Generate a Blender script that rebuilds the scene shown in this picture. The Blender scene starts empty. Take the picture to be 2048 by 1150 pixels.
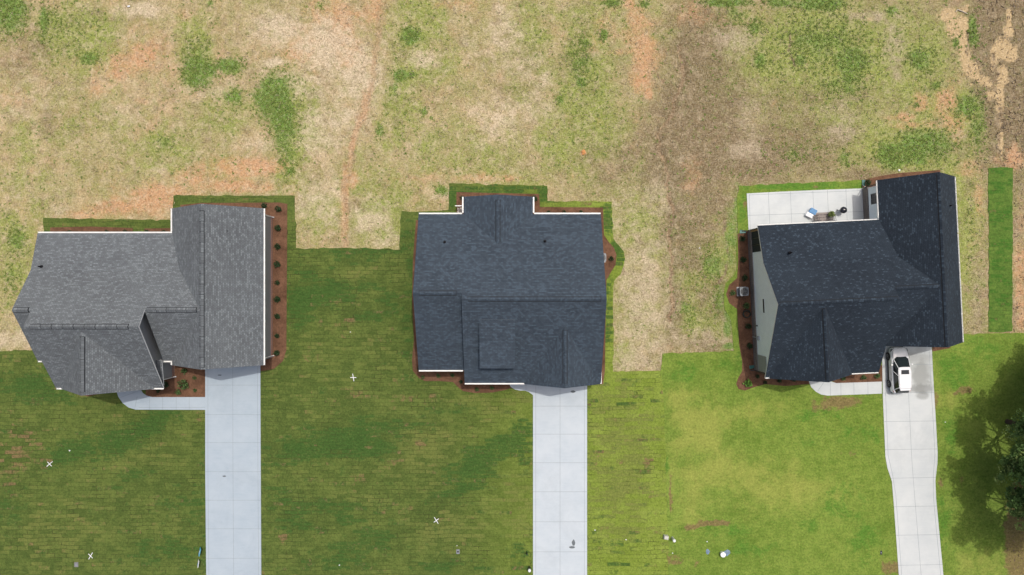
import bpy, bmesh, math, random
import numpy as np
from mathutils import Vector, Matrix, noise as mn
R = math.radians
random.seed(7); rng = np.random.default_rng(7)
scene = bpy.context.scene
col = scene.collection

# ------------------------------------------------------------ camera, sky, sun, exposure
CAMZ = 68.0
cam_d = bpy.data.cameras.new('camera'); cam = bpy.data.objects.new('camera', cam_d); col.objects.link(cam)
cam.location = (0, 0, CAMZ); cam.rotation_euler = (0, 0, 0)
cam_d.sensor_width = 36; cam_d.lens = 36 * 1360 / 2048; cam_d.clip_end = 2000; cam_d.clip_start = .5
scene.camera = cam
SUN = Vector((1.2, 1.95, 7.0)).normalized()          # towards the sun
elev = math.asin(SUN.z); az = math.atan2(SUN.x, SUN.y)
w = bpy.data.worlds.new('World'); scene.world = w; w.use_nodes = True
wn = w.node_tree.nodes; wl = w.node_tree.links
sky = wn.new('ShaderNodeTexSky'); sky.sky_type = 'NISHITA'; sky.sun_disc = False
sky.sun_elevation = elev; sky.sun_rotation = az; sky.air_density = .6; sky.dust_density = 6.0; sky.ozone_density = .3
wl.new(sky.outputs[0], wn['Background'].inputs[0]); wn['Background'].inputs[1].default_value = 0.12
sd = bpy.data.lights.new('sun', 'SUN'); sd.energy = 1.7; sd.angle = R(.7); sd.color = (1, .95, .88)
so = bpy.data.objects.new('sun', sd); col.objects.link(so); so.rotation_euler = SUN.to_track_quat('Z', 'Y').to_euler()
so.location = (10, 20, 90)
scene.view_settings.view_transform = 'Standard'; scene.view_settings.look = 'None'
scene.view_settings.exposure = 0.24; scene.view_settings.gamma = 1.0

# ------------------------------------------------------------ helpers
K = 1.35                                              # brightness of a lit white sheet at this exposure
def lin(c):
    c /= 255.0
    return c / 12.92 if c <= .04045 else ((c + .055) / 1.055) ** 2.4
def S(r, g, b, k=None):
    k = k or K
    return (min(lin(r) / k, .9), min(lin(g) / k, .9), min(lin(b) / k, .9), 1)
def W(px, py, z=0.0):                                 # photo pixel + height -> metres
    d = (CAMZ - z) / 1360.0
    return ((px - 1024) * d, (575 - py) * d)

class NM:
    def __init__(s, name, rough=.9, spec=.3):
        s.m = bpy.data.materials.new(name); s.m.use_nodes = True
        s.t = s.m.node_tree; s.b = s.t.nodes['Principled BSDF']
        s.b.inputs['Roughness'].default_value = rough; s.b.inputs['Specular IOR Level'].default_value = spec
    def n(s, typ, **kw):
        x = s.t.nodes.new(typ)
        for k, v in kw.items(): setattr(x, k, v)
        return x
    def put(s, sock, v):
        if isinstance(v, bpy.types.NodeSocket): s.t.links.new(v, sock)
        else: sock.default_value = v
    def vec(s, kind='Object', scale=(1, 1, 1), loc=(0, 0, 0), rot=(0, 0, 0)):
        tc = s.n('ShaderNodeTexCoord'); mp = s.n('ShaderNodeMapping')
        mp.inputs['Scale'].default_value = scale; mp.inputs['Location'].default_value = loc
        mp.inputs['Rotation'].default_value = rot
        s.t.links.new(tc.outputs[kind], mp.inputs['Vector']); return mp.outputs[0]
    def noise(s, vec, scale, detail=4, rough=.6, dist=0):
        x = s.n('ShaderNodeTexNoise'); s.put(x.inputs['Vector'], vec)
        x.inputs['Scale'].default_value = scale; x.inputs['Detail'].default_value = detail
        x.inputs['Roughness'].default_value = rough; x.inputs['Distortion'].default_value = dist
        return x.outputs['Fac']
    def math(s, op, a, b=0.0, c=None, clamp=False):
        x = s.n('ShaderNodeMath', operation=op); x.use_clamp = clamp
        s.put(x.inputs[0], a); s.put(x.inputs[1], b)
        if c is not None: s.put(x.inputs[2], c)
        return x.outputs[0]
    def rng(s, v, a, b, c=0.0, d=1.0, smooth=False):
        x = s.n('ShaderNodeMapRange'); x.clamp = True
        if smooth: x.interpolation_type = 'SMOOTHSTEP'
        s.put(x.inputs[0], v)
        for i, q in enumerate((a, b, c, d)): s.put(x.inputs[i + 1], q)
        return x.outputs[0]
    def mix(s, f, a, b, mode='MIX'):
        x = s.n('ShaderNodeMix', data_type='RGBA'); x.blend_type = mode
        s.put(x.inputs[0], f); s.put(x.inputs[6], a); s.put(x.inputs[7], b); return x.outputs[2]
    def attr(s, name):
        x = s.n('ShaderNodeAttribute'); x.attribute_name = name
        sp = s.n('ShaderNodeSeparateColor'); s.t.links.new(x.outputs['Color'], sp.inputs[0])
        return sp.outputs
    def bump(s, h, strength=.3, dist=.02):
        x = s.n('ShaderNodeBump'); x.inputs['Strength'].default_value = strength; x.inputs['Distance'].default_value = dist
        s.put(x.inputs['Height'], h); s.t.links.new(x.outputs[0], s.b.inputs['Normal'])
    def brick(s, vec, bw, rh, mortar, off=.5):
        x = s.n('ShaderNodeTexBrick'); s.put(x.inputs['Vector'], vec)
        x.inputs['Color1'].default_value = (0, 0, 0, 1); x.inputs['Color2'].default_value = (1, 1, 1, 1)
        x.inputs['Mortar'].default_value = (0, 0, 0, 1)
        x.inputs['Scale'].default_value = 1; x.inputs['Mortar Size'].default_value = mortar
        x.inputs['Mortar Smooth'].default_value = .3; x.inputs['Bias'].default_value = 0
        x.inputs['Brick Width'].default_value = bw; x.inputs['Row Height'].default_value = rh; x.offset = off
        return x.outputs['Color'], x.outputs['Fac']
    def color(s, c): s.put(s.b.inputs['Base Color'], c); return s.m

def plain(name, c, rough=.6, spec=.4, var=.08, scale=3.0, metal=0):
    m = NM(name, rough, spec); v = m.vec()
    f = m.noise(v, scale, 5, .65)
    d = tuple(q * (1 - var * 2) for q in c[:3]) + (1,); l = tuple(min(q * (1 + var), 1) for q in c[:3]) + (1,)
    m.b.inputs['Metallic'].default_value = metal
    return m.color(m.mix(m.rng(f, .3, .7), d, l))

def link(name, me, parent=None, mats=()):
    o = bpy.data.objects.new(name, me); col.objects.link(o)
    for q in mats: me.materials.append(q)
    if parent: o.parent = parent
    return o
def tag(o, label=None, cat=None, group=None, kind=None):
    if label: o['label'] = label
    if cat: o['category'] = cat
    if group: o['group'] = group
    if kind: o['kind'] = kind
    return o
def empty(name, loc, rz=0, label=None, cat=None, group=None):
    o = bpy.data.objects.new(name, None); col.objects.link(o); o.location = loc; o.rotation_euler = (0, 0, rz)
    o.empty_display_size = .3
    return tag(o, label, cat, group)

class MB:
    """collects faces; build() links one mesh object"""
    def __init__(s, off=(0, 0)): s.v = []; s.f = []; s.mi = []; s.uv = {}; s.off = off
    def face(s, pts, mi=0, uv=None):
        i = len(s.v); s.v += [(p[0] - s.off[0], p[1] - s.off[1], p[2]) for p in pts]
        s.f.append(tuple(range(i, i + len(pts)))); s.mi.append(mi)
        if uv: s.uv[len(s.f) - 1] = uv
    def box(s, x0, x1, y0, y1, z0, z1, mi=0):
        a = [(x0, y0), (x1, y0), (x1, y1), (x0, y1)]
        s.prism(a, z0, z1, mi)
    def prism(s, poly, z0, z1, mi=0, mi_side=None, bottom=True):
        ms = mi if mi_side is None else mi_side
        ar = sum(poly[i][0] * poly[(i + 1) % len(poly)][1] - poly[(i + 1) % len(poly)][0] * poly[i][1] for i in range(len(poly)))
        if ar < 0: poly = poly[::-1]
        s.face([(x, y, z1) for x, y in poly], mi)
        if bottom: s.face([(x, y, z0) for x, y in poly[::-1]], ms)
        for i in range(len(poly)):
            a, b = poly[i], poly[(i + 1) % len(poly)]
            s.face([(a[0], a[1], z0), (b[0], b[1], z0), (b[0], b[1], z1), (a[0], a[1], z1)], ms)
    def hull2(s, A, B, mi=0, caps=True):              # loft between equal rings
        n = len(A)
        for i in range(n):
            j = (i + 1) % n; s.face([A[i], A[j], B[j], B[i]], mi)
        if caps: s.face(A[::-1], mi); s.face(B, mi)
    def tube(s, pts, rad, n=8, mi=0, caps=True):
        rings = []
        for i, p in enumerate(pts):
            p = Vector(p)
            d = (Vector(pts[min(i + 1, len(pts) - 1)]) - Vector(pts[max(i - 1, 0)])).normalized()
            u = d.cross(Vector((0, 0, 1)) if abs(d.z) < .9 else Vector((1, 0, 0))).normalized(); v = d.cross(u)
            r = rad[i] if isinstance(rad, (list, tuple)) else rad
            rings.append([tuple(p + (u * math.cos(2 * math.pi * k / n) + v * math.sin(2 * math.pi * k / n)) * r) for k in range(n)])
        for a, b in zip(rings, rings[1:]): s.hull2(a, b, mi, False)
        if caps: s.face(rings[0], mi); s.face(rings[-1][::-1], mi)
    def lathe(s, prof, cx=0, cy=0, n=16, mi=0):
        rings = [[(cx + r * math.cos(2 * math.pi * k / n), cy + r * math.sin(2 * math.pi * k / n), z) for k in range(n)] for r, z in prof]
        for a, b in zip(rings, rings[1:]): s.hull2(a, b, mi, False)
        s.face(rings[-1], mi)
        s.face(rings[0][::-1], mi)
    def build(s, name, mats, parent=None, smooth=False, merge=True):
        me = bpy.data.meshes.new(name); me.from_pydata(s.v, [], s.f)
        me.polygons.foreach_set('material_index', s.mi)
        uvl = me.uv_layers.new(name='UVMap')
        for fi, uv in s.uv.items():
            for li, q in zip(me.polygons[fi].loop_indices, uv): uvl.data[li].uv = q
        bm = bmesh.new(); bm.from_mesh(me)
        if merge: bmesh.ops.remove_doubles(bm, verts=bm.verts, dist=.0005)
        bmesh.ops.recalc_face_normals(bm, faces=bm.faces)
        bm.to_mesh(me); bm.free()
        if smooth: me.polygons.foreach_set('use_smooth', [True] * len(me.polygons))
        if not isinstance(mats, (list, tuple)): mats = [mats]
        return link(name, me, parent, mats)

def solve_bevel(o, wd=.02, seg=2):
    b = o.modifiers.new('bevel', 'BEVEL'); b.width = wd; b.segments = seg; b.limit_method = 'ANGLE'; b.angle_limit = R(35)
    return o

# ------------------------------------------------------------ ground fields (patchiness of the soil and seed cover)
def field(X, Y, blobs):
    """sum of soft blobs given in photo pixels on the ground plane"""
    px = X * 20 + 1024; py = 575 - Y * 20
    out = np.zeros_like(px)
    for b in blobs:
        x, y, rx, ry, a = b[:5]; an = R(b[5]) if len(b) > 5 else 0
        dx = px - x; dy = py - y
        u = dx * math.cos(an) + dy * math.sin(an); v = -dx * math.sin(an) + dy * math.cos(an)
        q = (u / rx) ** 2 + (v / ry) ** 2
        out = np.maximum(out, a * np.exp(-.8 * q ** 1.2)) + .15 * a * np.exp(-.5 * q)
    return out
GREEN = [(395, 145, 34, 30, .95), (455, 132, 34, 16, .9), (395, 110, 26, 30, .5), (545, 190, 34, 44, 1), (565, 235, 26, 50, .95), (572, 305, 18, 40, .6),
         (468, 190, 22, 22, .6), (20, 18, 34, 46, .9), (88, 40, 8, 38, .8), (178, 118, 20, 14, .75), (105, 40, 40, 30, .4), (820, 72, 18, 18, 1), (800, 150, 14, 12, .95), (822, 148, 10, 6, .9),
         (790, 180, 6, 16, .6), (760, 262, 9, 14, .75), (848, 222, 8, 8, .9), (862, 236, 5, 5, .7), (884, 380, 13, 9, .95), (1170, 85, 14, 12, .7), (1208, 70, 8, 12, .95),
         (1163, 163, 9, 10, 1), (1160, 125, 26, 40, .5), (1120, 198, 12, 12, .7), (1225, 5, 20, 8, .9), (1290, 8, 14, 8, .7), (1450, 4, 44, 10, 1), (1470, 28, 20, 16, .6),
         (1560, 5, 40, 10, .7), (1645, 6, 42, 14, .95), (1640, 80, 80, 45, .55), (1700, 120, 44, 34, .65), (1690, 160, 40, 30, .6), (1600, 120, 14, 14, .8), (1520, 120, 14, 18, .75),
         (1510, 55, 16, 18, .6), (1785, 20, 12, 10, .8), (1620, 10, 40, 14, .7), (1860, 285, 56, 30, .75), (1785, 312, 30, 24, 1.1), (1822, 288, 20, 22, 1.05),
         (1830, 312, 40, 20, .75), (1690, 318, 16, 16, .6), (1840, 118, 26, 24, .7), (1873, 170, 9, 8, .95), (1833, 210, 5, 5, .8), (1945, 60, 8, 30, .9), (1952, 80, 8, 14, .8), (1912, 85, 8, 12, .8),
         (1935, 215, 28, 26, .7), (1955, 250, 18, 50, .6), (580, 342, 9, 8, .8), (35, 480, 18, 26, .65), (25, 560, 16, 28, .5), (1460, 470, 16, 60, .6),
         (1425, 530, 22, 26, .65), (1370, 615, 16, 12, .6), (1458, 692, 12, 8, .95), (1455, 650, 10, 40, .7), (1440, 600, 14, 40, .6), (1475, 420, 10, 50, .7), (330, 285, 20, 14, .5),
         (1380, 640, 10, 14, .5), (1890, 440, 40, 40, .5), (1895, 560, 30, 60, .4), (1870, 640, 40, 26, .35), (1500, 345, 30, 10, .3), (1600, 310, 50, 20, .4), (420, 6, 10, 6, .6), (640, 12, 16, 8, .6)]
OLIVE = [(150, 70, 80, 60, .9), (390, 90, 34, 60, .8), (190, 100, 40, 36, .9), (600, 240, 34, 90, .9), (575, 330, 26, 60, .7), (450, 230, 60, 50, .5), (830, 90, 50, 110, .55), (840, 30, 50, 50, .7),
         (800, 210, 40, 80, .6), (880, 120, 60, 70, .4), (1060, 90, 50, 110, .5), (1170, 170, 60, 160, .75), (1190, 270, 70, 60, .7), (1110, 280, 40, 60, .6), (930, 300, 120, 60, .5), (770, 420, 60, 80, .6), (640, 430, 60, 50, .45),
         (1660, 100, 200, 90, .85), (1660, 170, 120, 60, .7), (1460, 130, 50, 120, .5), (1430, 160, 40, 60, .45), (1840, 130, 60, 110, .75), (1700, 260, 160, 50, .55), (1620, 240, 80, 50, .5),
         (1830, 300, 110, 50, .9), (1930, 230, 50, 60, .8), (1900, 480, 60, 160, .75), (60, 330, 60, 150, .35), (130, 250, 60, 40, .35), (330, 300, 80, 50, .55), (450, 340, 60, 30, .4),
         (30, 500, 50, 120, .6), (1290, 440, 90, 100, .5), (1400, 560, 70, 130, .75), (1460, 560, 40, 140, .7), (1270, 640, 50, 60, .5), (1245, 720, 30, 30, .6), (1250, 30, 40, 60, .4), (720, 360, 60, 60, .4),
         (230, 240, 90, 40, .3), (1020, 350, 120, 30, .4), (1330, 60, 60, 60, .3), (1360, 350, 60, 30, .4)]
ORANGE = [(275, 115, 60, 28, .8, -25), (190, 165, 16, 30, .6), (250, 150, 30, 14, .6), (500, 335, 70, 18, .95), (400, 350, 50, 20, .6), (480, 372, 80, 14, .8), (320, 395, 70, 26, 1.0), (250, 415, 70, 14, .9), (170, 430, 60, 10, .5),
          (680, 60, 26, 60, .8), (700, 110, 30, 40, .7), (660, 30, 50, 26, .6), (620, 100, 60, 50, .45), (735, 190, 9, 60, .75, 10), (708, 280, 7, 60, .85, 14), (690, 380, 8, 60, .85), (705, 360, 10, 20, .8), (690, 450, 9, 40, .6),
          (1290, 110, 24, 60, .75), (1297, 188, 9, 10, 1.2), (1285, 160, 20, 40, .7), (1272, 50, 24, 60, .5), (1167, 306, 5, 5, 1.5), (1245, 105, 60, 7, .5), (1390, 26, 40, 30, .4), (1262, 10, 14, 14, .7),
          (1895, 205, 26, 30, .75), (1850, 205, 20, 20, .6), (1910, 250, 30, 40, .55), (1935, 335, 26, 20, .5), (1830, 250, 60, 10, .5), (1800, 235, 40, 8, .5), (2040, 560, 14, 110, .6), (2040, 640, 12, 30, .6), (1960, 400, 14, 50, .45),
          (2030, 320, 20, 24, .8), (1995, 320, 14, 12, .5), (590, 60, 20, 10, .5), (300, 60, 30, 20, .35), (900, 10, 60, 12, .4), (740, 25, 50, 30, .5), (1385, 360, 24, 60, .3), (940, 355, 140, 10, .5), (30, 230, 40, 60, .2), (360, 30, 50, 14, .3), (1210, 60, 30, 40, .3)]
STRAW = [(555, 55, 50, 36, .8), (650, 90, 60, 60, .85), (720, 140, 50, 60, .8), (620, 160, 80, 40, .5), (640, 260, 50, 60, .6), (700, 230, 40, 40, .6), (285, 20, 50, 18, .85), (545, 125, 30, 10, .8), (430, 180, 40, 30, .4),
         (1005, 60, 40, 60, .6), (850, 120, 40, 24, .6), (990, 240, 60, 50, .55), (1080, 160, 40, 20, .5), (1060, 220, 50, 40, .5), (1290, 600, 60, 130, .7), (1270, 720, 50, 26, .7), (1320, 400, 50, 60, .45), (1240, 420, 30, 60, .4),
         (1270, 500, 50, 40, .4), (1470, 80, 50, 26, .7), (1500, 240, 30, 60, .5), (1490, 300, 40, 22, .75), (1680, 265, 30, 20, .7), (1690, 230, 40, 40, .5), (1790, 90, 22, 80, .6), (1740, 30, 60, 14, .6), (740, 440, 40, 34, .7), (640, 400, 60, 60, .55),
         (30, 675, 60, 22, .7), (25, 380, 40, 40, .3), (500, 290, 60, 20, .45), (250, 230, 60, 30, .35), (1400, 680, 80, 26, .5), (1900, 270, 60, 20, .4), (60, 200, 60, 60, .3), (1960, 600, 20, 80, .4), (1530, 400, 30, 10, .3), (1360, 320, 20, 20, .4), (900, 390, 40, 10, .6), (800, 480, 60, 20, .5), (320, 340, 20, 16, .5), (120, 440, 20, 30, .5), (940, 95, 20, 50, .4), (1030, 130, 60, 30, .45)]
DARK = [(1400, 110, 60, 110, .75), (1390, 260, 80, 110, .95), (1500, 310, 90, 50, .75), (1330, 330, 60, 60, .6), (1380, 460, 50, 90, .65), (1420, 400, 80, 50, .55), (1600, 290, 90, 50, .6), (1450, 200, 60, 50, .6), (1350, 610, 26, 90, .5),
        (1620, 200, 120, 30, .35), (2000, 60, 50, 110, 1.3), (2035, 180, 40, 160, 1.1), (1985, 150, 20, 100, 1.1), (2020, 290, 50, 50, .8), (1975, 60, 16, 60, 1.1), (1900, 300, 60, 20, .35), (60, 110, 60, 50, .35), (90, 250, 30, 30, .3), (1340, 220, 26, 120, .5), (1050, 130, 60, 60, .2),
        (1440, 600, 50, 50, .45), (1410, 690, 60, 24, .4), (1230, 330, 70, 50, .4), (1345, 420, 16, 60, .6), (1180, 110, 60, 60, .2), (1740, 350, 120, 12, .5), (1500, 360, 120, 8, .4)]
SAND = [(1896, 28, 18, 14, 1.2), (1915, 60, 22, 28, 1.0), (1930, 105, 12, 40, .9), (1915, 40, 26, 10, .9), (1940, 135, 20, 12, .9), (1965, 160, 30, 10, .8, 30), (2004, 95, 16, 20, 1.2), (2022, 105, 14, 18, 1.1), (1990, 110, 10, 30, .9), (2018, 40, 5, 22, 1.1), (2015, 62, 9, 12, 1.2),
        (2005, 150, 12, 24, 1), (2000, 190, 8, 40, 1), (1985, 190, 14, 12, .8), (2003, 260, 4, 50, .9), (2002, 310, 3, 12, .8), (1740, 40, 16, 8, .5), (1950, 150, 16, 20, .6), (1930, 20, 14, 12, .7)]

def grid_axis(a, b, step, far):
    c = np.arange(a, b + step * .5, step)
    ext = np.array([step * 4, 3, 8, 20, 45, 100, far])
    return np.concatenate([(a - ext)[::-1], c, b + ext])
def color_attr(me, name, arrs):
    n = len(me.vertices); a = me.color_attributes.new(name, 'FLOAT_COLOR', 'POINT')
    c = np.ones((n, 4), np.float32)
    for i, q in enumerate(arrs): c[:, i] = q
    a.data.foreach_set('color', c.ravel())

GULLY = [([(760, 20), (752, 110), (738, 200), (712, 250), (704, 310), (690, 370), (688, 440), (692, 495)], .45, .14),
         ([(1358, 90), (1368, 130), (1362, 170), (1345, 230), (1316, 260), (1322, 300), (1335, 350), (1344, 420), (1340, 500), (1345, 560), (1342, 640)], .32, .22),
         ([(1578, 70), (1580, 100), (1592, 130)], .22, .07), ([(1305, 120), (1312, 150), (1325, 165)], .2, .05),
         ([(1448, 440), (1456, 500), (1452, 545), (1440, 570)], .25, .06), ([(2002, 215), (2001, 300)], .25, .1), ([(1935, 60), (1938, 110)], .25, .1), ([(1990, 110), (1992, 150)], .3, .08)]
def gully_depth(X, Y):
    px = X * 20 + 1024; py = 575 - Y * 20
    wob = 3 * np.sin(py * .07) + 1.6 * np.sin(py * .19 + 1) + .8 * np.sin(py * .5)
    d = np.zeros_like(X); mk = np.zeros_like(X)
    for pts, wd, dep in GULLY:
        best = np.full(X.shape, 1e9)
        for (x0, y0), (x1, y1) in zip(pts, pts[1:]):
            vx, vy = x1 - x0, y1 - y0; L2 = vx * vx + vy * vy
            t = np.clip(((px + wob - x0) * vx + (py - y0) * vy) / L2, 0, 1)
            best = np.minimum(best, np.hypot(px + wob - x0 - t * vx, py - y0 - t * vy) / 20)
        g = np.exp(-(best / wd) ** 2 * 1.5); d += dep * g; mk = np.maximum(mk, g)
    return d, mk

def make_ground():
    xs = grid_axis(-56, 56, .2, 330); ys = grid_axis(-33, 33, .2, 330)
    X, Y = np.meshgrid(xs, ys); nx, ny = len(xs), len(ys)
    X = X.ravel(); Y = Y.ravel()
    dep, mk = gully_depth(X, Y)
    near = (np.abs(X) < 56) & (np.abs(Y) < 33)
    Z = np.where(near, -dep, 0)
    Z -= np.where(near, .012 * (np.sin(X * 1.7 + np.sin(Y * 2.1)) * np.sin(Y * 1.3 + np.cos(X * .9)) + 1) * (1 - 0), 0)
    me = bpy.data.meshes.new('ground')
    idx = np.arange(nx * ny).reshape(ny, nx)
    q = np.stack([idx[:-1, :-1], idx[:-1, 1:], idx[1:, 1:], idx[1:, :-1]], -1).reshape(-1, 4)
    me.vertices.add(nx * ny); me.vertices.foreach_set('co', np.stack([X, Y, Z], 1).ravel())
    me.loops.add(q.size); me.loops.foreach_set('vertex_index', q.ravel())
    me.polygons.add(len(q)); me.polygons.foreach_set('loop_start', np.arange(0, q.size, 4)); me.polygons.foreach_set('loop_total', np.full(len(q), 4))
    me.update(calc_edges=True)
    color_attr(me, 'm1', [field(X, Y, GREEN), field(X, Y, ORANGE), field(X, Y, STRAW)])
    color_attr(me, 'm2', [field(X, Y, DARK), field(X, Y, OLIVE), field(X, Y, SAND)])
    color_attr(me, 'm3', [mk, np.clip((X + 51) / 102, 0, 1), np.zeros_like(X)])
    m = NM('bare soil and seeded grass', .95, .15)
    v = m.vec(); vst = m.vec(scale=(1, .45, 1))
    a1, a2, a3 = m.attr('m1'), m.attr('m2'), m.attr('m3')
    def vo(dx): return m.vec(loc=(dx, dx * .7, 0))
    def thr(mask, dx, amp=1.6, soft=.25, sc=.35, cut=.5):
        n = m.noise(vo(dx), sc, 12, .74, .3)
        f = m.math('ADD', mask, m.math('MULTIPLY', m.math('SUBTRACT', n, .5), amp * 2))
        return m.rng(f, cut - soft, cut + soft, smooth=True)
    def mot(dx, sc, a, b, k, rough=.7): return m.math('MULTIPLY', m.rng(m.noise(vo(dx), sc, 8, rough, .4), a, b), k)
    fine = m.noise(vo(3.3), 5.5, 6, .8); fine2 = m.noise(vo(9.1), 2.2, 8, .75); mid = m.noise(vst, .5, 8, .7)
    right = m.rng(a3[1], .52, .75)
    c = m.mix(m.rng(mid, .38, .62), S(176, 156, 114), S(212, 192, 148))
    c = m.mix(right, c, m.mix(m.rng(mid, .38, .62), S(144, 126, 94), S(174, 155, 118)))
    c = m.mix(m.math('MULTIPLY', mot(133, .22, .46, .62, .55), m.math('SUBTRACT', 1.0, m.math('MULTIPLY', right, .5))), c, S(214, 172, 134))
    c = m.mix(mot(151, .45, .47, .58, .6), c, S(152, 154, 84)); c = m.mix(mot(163, .09, .42, .58, .5), c, S(156, 158, 90))
    c = m.mix(thr(a2[1], 41, 1.2, .4, .45, .42), c, m.mix(m.rng(fine2, .35, .65), S(124, 140, 54), S(164, 178, 84)))
    c = m.mix(m.math('MULTIPLY', thr(a2[0], 17, 1.0, .45, .4, .35), .88), c, m.mix(m.rng(fine2, .35, .65), S(104, 88, 62), S(140, 120, 90)))
    c = m.mix(m.math('MULTIPLY', thr(a1[1], 63, 1.2, .4, .5, .52), .85), c, m.mix(m.rng(fine2, .35, .65), S(206, 148, 104), S(226, 180, 138)))
    c = m.mix(m.math('MULTIPLY', thr(a1[2], 77, 1.4, .42, .8, .58), .8), c, m.mix(right, m.mix(m.rng(fine, .35, .65), S(208, 188, 154), S(240, 224, 196)), m.mix(m.rng(fine, .35, .65), S(168, 150, 122), S(204, 188, 162))))
    c = m.mix(m.math('MULTIPLY', mot(171, 1.1, .50, .64, .5), m.math('SUBTRACT', 1.0, m.math('MULTIPLY', right, .5))), c, S(228, 208, 174))
    c = m.mix(mot(191, .8, .54, .66, .5), c, S(122, 104, 74))
    c = m.mix(mot(211, 1.4, .53, .64, .45), c, S(128, 138, 70))
    c = m.mix(thr(a2[2], 29, 1.5, .2, .7, .6), c, m.mix(m.rng(fine2, .35, .65), S(196, 168, 122), S(220, 194, 148)))
    gc = m.mix(right, m.mix(m.rng(fine2, .4, .6), S(164, 136, 102), S(204, 168, 130)), m.mix(m.rng(fine2, .45, .62), S(84, 68, 50), S(170, 148, 118)))
    c = m.mix(m.math('MULTIPLY', m.rng(m.math('ADD', a3[0], m.math('MULTIPLY', m.math('SUBTRACT', m.noise(vo(301), 1.1, 8, .75), .5), 2.6)), .35, .9), m.rng(a3[1], .5, .65, .6, .9)), c, gc)
    c = m.mix(m.math('MULTIPLY', m.math('MULTIPLY', thr(a1[0], 91, 1.5, .36, .9, .5), thr(a1[0], 95, 1.0, .4, .25, .42)), .95), c, m.mix(m.rng(fine2, .38, .62), S(72, 124, 34), S(126, 164, 58)))
    # short straw blades, pebbly speckle
    st = m.noise(m.vec(scale=(9, 2.4, 1), rot=(0, 0, .5)), 1.3, 5, .8); st2 = m.noise(m.vec(scale=(2.6, 8, 1), rot=(0, 0, -.35)), 1.2, 5, .8)
    stf = m.math('MAXIMUM', st, st2)
    c = m.mix(m.rng(stf, .50, .70), c, m.mix(.55, c, S(236, 222, 192)))
    c = m.mix(m.rng(m.math('MINIMUM', st, st2), .47, .33), c, m.mix(.5, c, S(88, 80, 48)))
    c = m.mix(1.0, c, m.mix(m.rng(fine, .34, .66), (.66, .66, .66, 1), (1.28, 1.28, 1.28, 1)), 'MULTIPLY')
    m.bump(m.math('ADD', fine, stf), .55, .05)
    m.color(c)
    o = link('ground', me, None, [m.m]); tag(o, kind='structure')
make_ground()

# ------------------------------------------------------------ lawns (sod sheets clipped to their outline, with patch masks)
def arc(cx, cy, r, a0, a1, n=10, ry=None):
    ry = ry or r
    return [(cx + r * math.cos(R(a0 + (a1 - a0) * i / n)), cy + ry * math.sin(R(a0 + (a1 - a0) * i / n))) for i in range(n + 1)]
DGREEN = [(610, 600, 36, 30, 1.1), (640, 588, 60, 14, 1.1), (660, 572, 90, 12, .9), (770, 600, 40, 16, .7), (740, 630, 60, 12, .8), (600, 645, 20, 18, .8), (620, 545, 34, 10, .9), (700, 500, 110, 10, .7), (664, 533, 8, 6, 1), (720, 510, 40, 16, .5),
          (300, 850, 50, 22, 1.0, -25), (240, 880, 60, 22, 1.1, -15), (150, 905, 60, 26, 1.0, -15), (60, 770, 60, 22, 1.0), (90, 800, 50, 12, .8), (20, 1010, 40, 40, .5), (250, 960, 40, 12, .5, -30), (280, 940, 30, 10, .5), (380, 1000, 40, 40, .45), (330, 1100, 80, 30, .6), (420, 905, 16, 30, .6), (40, 860, 40, 10, .3),
          (600, 900, 60, 22, 1.0), (680, 885, 90, 26, 1.1, -8), (750, 850, 90, 16, .9), (740, 895, 50, 20, 1.1), (900, 820, 50, 10, .7), (640, 1010, 80, 14, .8), (590, 1040, 40, 22, .8), (690, 1040, 30, 14, .9), (740, 1080, 70, 24, .8, -5), (680, 1120, 60, 20, .7), (560, 980, 30, 20, .5),
          (950, 930, 50, 26, 1.1, -25), (1010, 890, 60, 24, 1.1, -25), (930, 975, 60, 14, .9, -20), (860, 1000, 60, 8, .7), (1045, 850, 30, 16, .8), (900, 1130, 90, 14, .7), (1040, 1120, 26, 30, .7), (950, 950, 20, 40, .6), (1050, 900, 16, 40, .6),
          (1260, 800, 60, 14, .25), (1250, 1085, 60, 12, .3), (1240, 1130, 70, 20, .35), (1370, 740, 40, 26, .5), (1480, 730, 50, 30, .45), (1550, 860, 60, 16, .35), (1620, 880, 60, 14, .4), (1400, 800, 30, 10, .4), (1450, 1060, 60, 20, .6), (1500, 1100, 80, 20, .5),
          (1640, 830, 60, 20, .5), (1720, 870, 50, 30, .5), (1680, 1000, 50, 40, .5), (1730, 1080, 40, 50, .6), (1620, 1050, 60, 16, .5), (1335, 930, 5, 20, .8), (2000, 380, 40, 300, .5), (1910, 740, 40, 40, .6), (1900, 870, 20, 40, .6), (1880, 1050, 30, 80, .5), (1960, 700, 60, 30, .5),
          (1000, 380, 100, 12, .7), (1090, 385, 20, 20, .9), (1215, 440, 14, 40, .8), (1235, 500, 20, 40, 1), (1216, 620, 12, 80, .7), (905, 400, 10, 30, .9), (820, 500, 14, 60, .5), (815, 640, 16, 80, .6), (1600, 372, 120, 10, .8), (1484, 420, 8, 40, .8), (1850, 1130, 30, 20, .5)]
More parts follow.
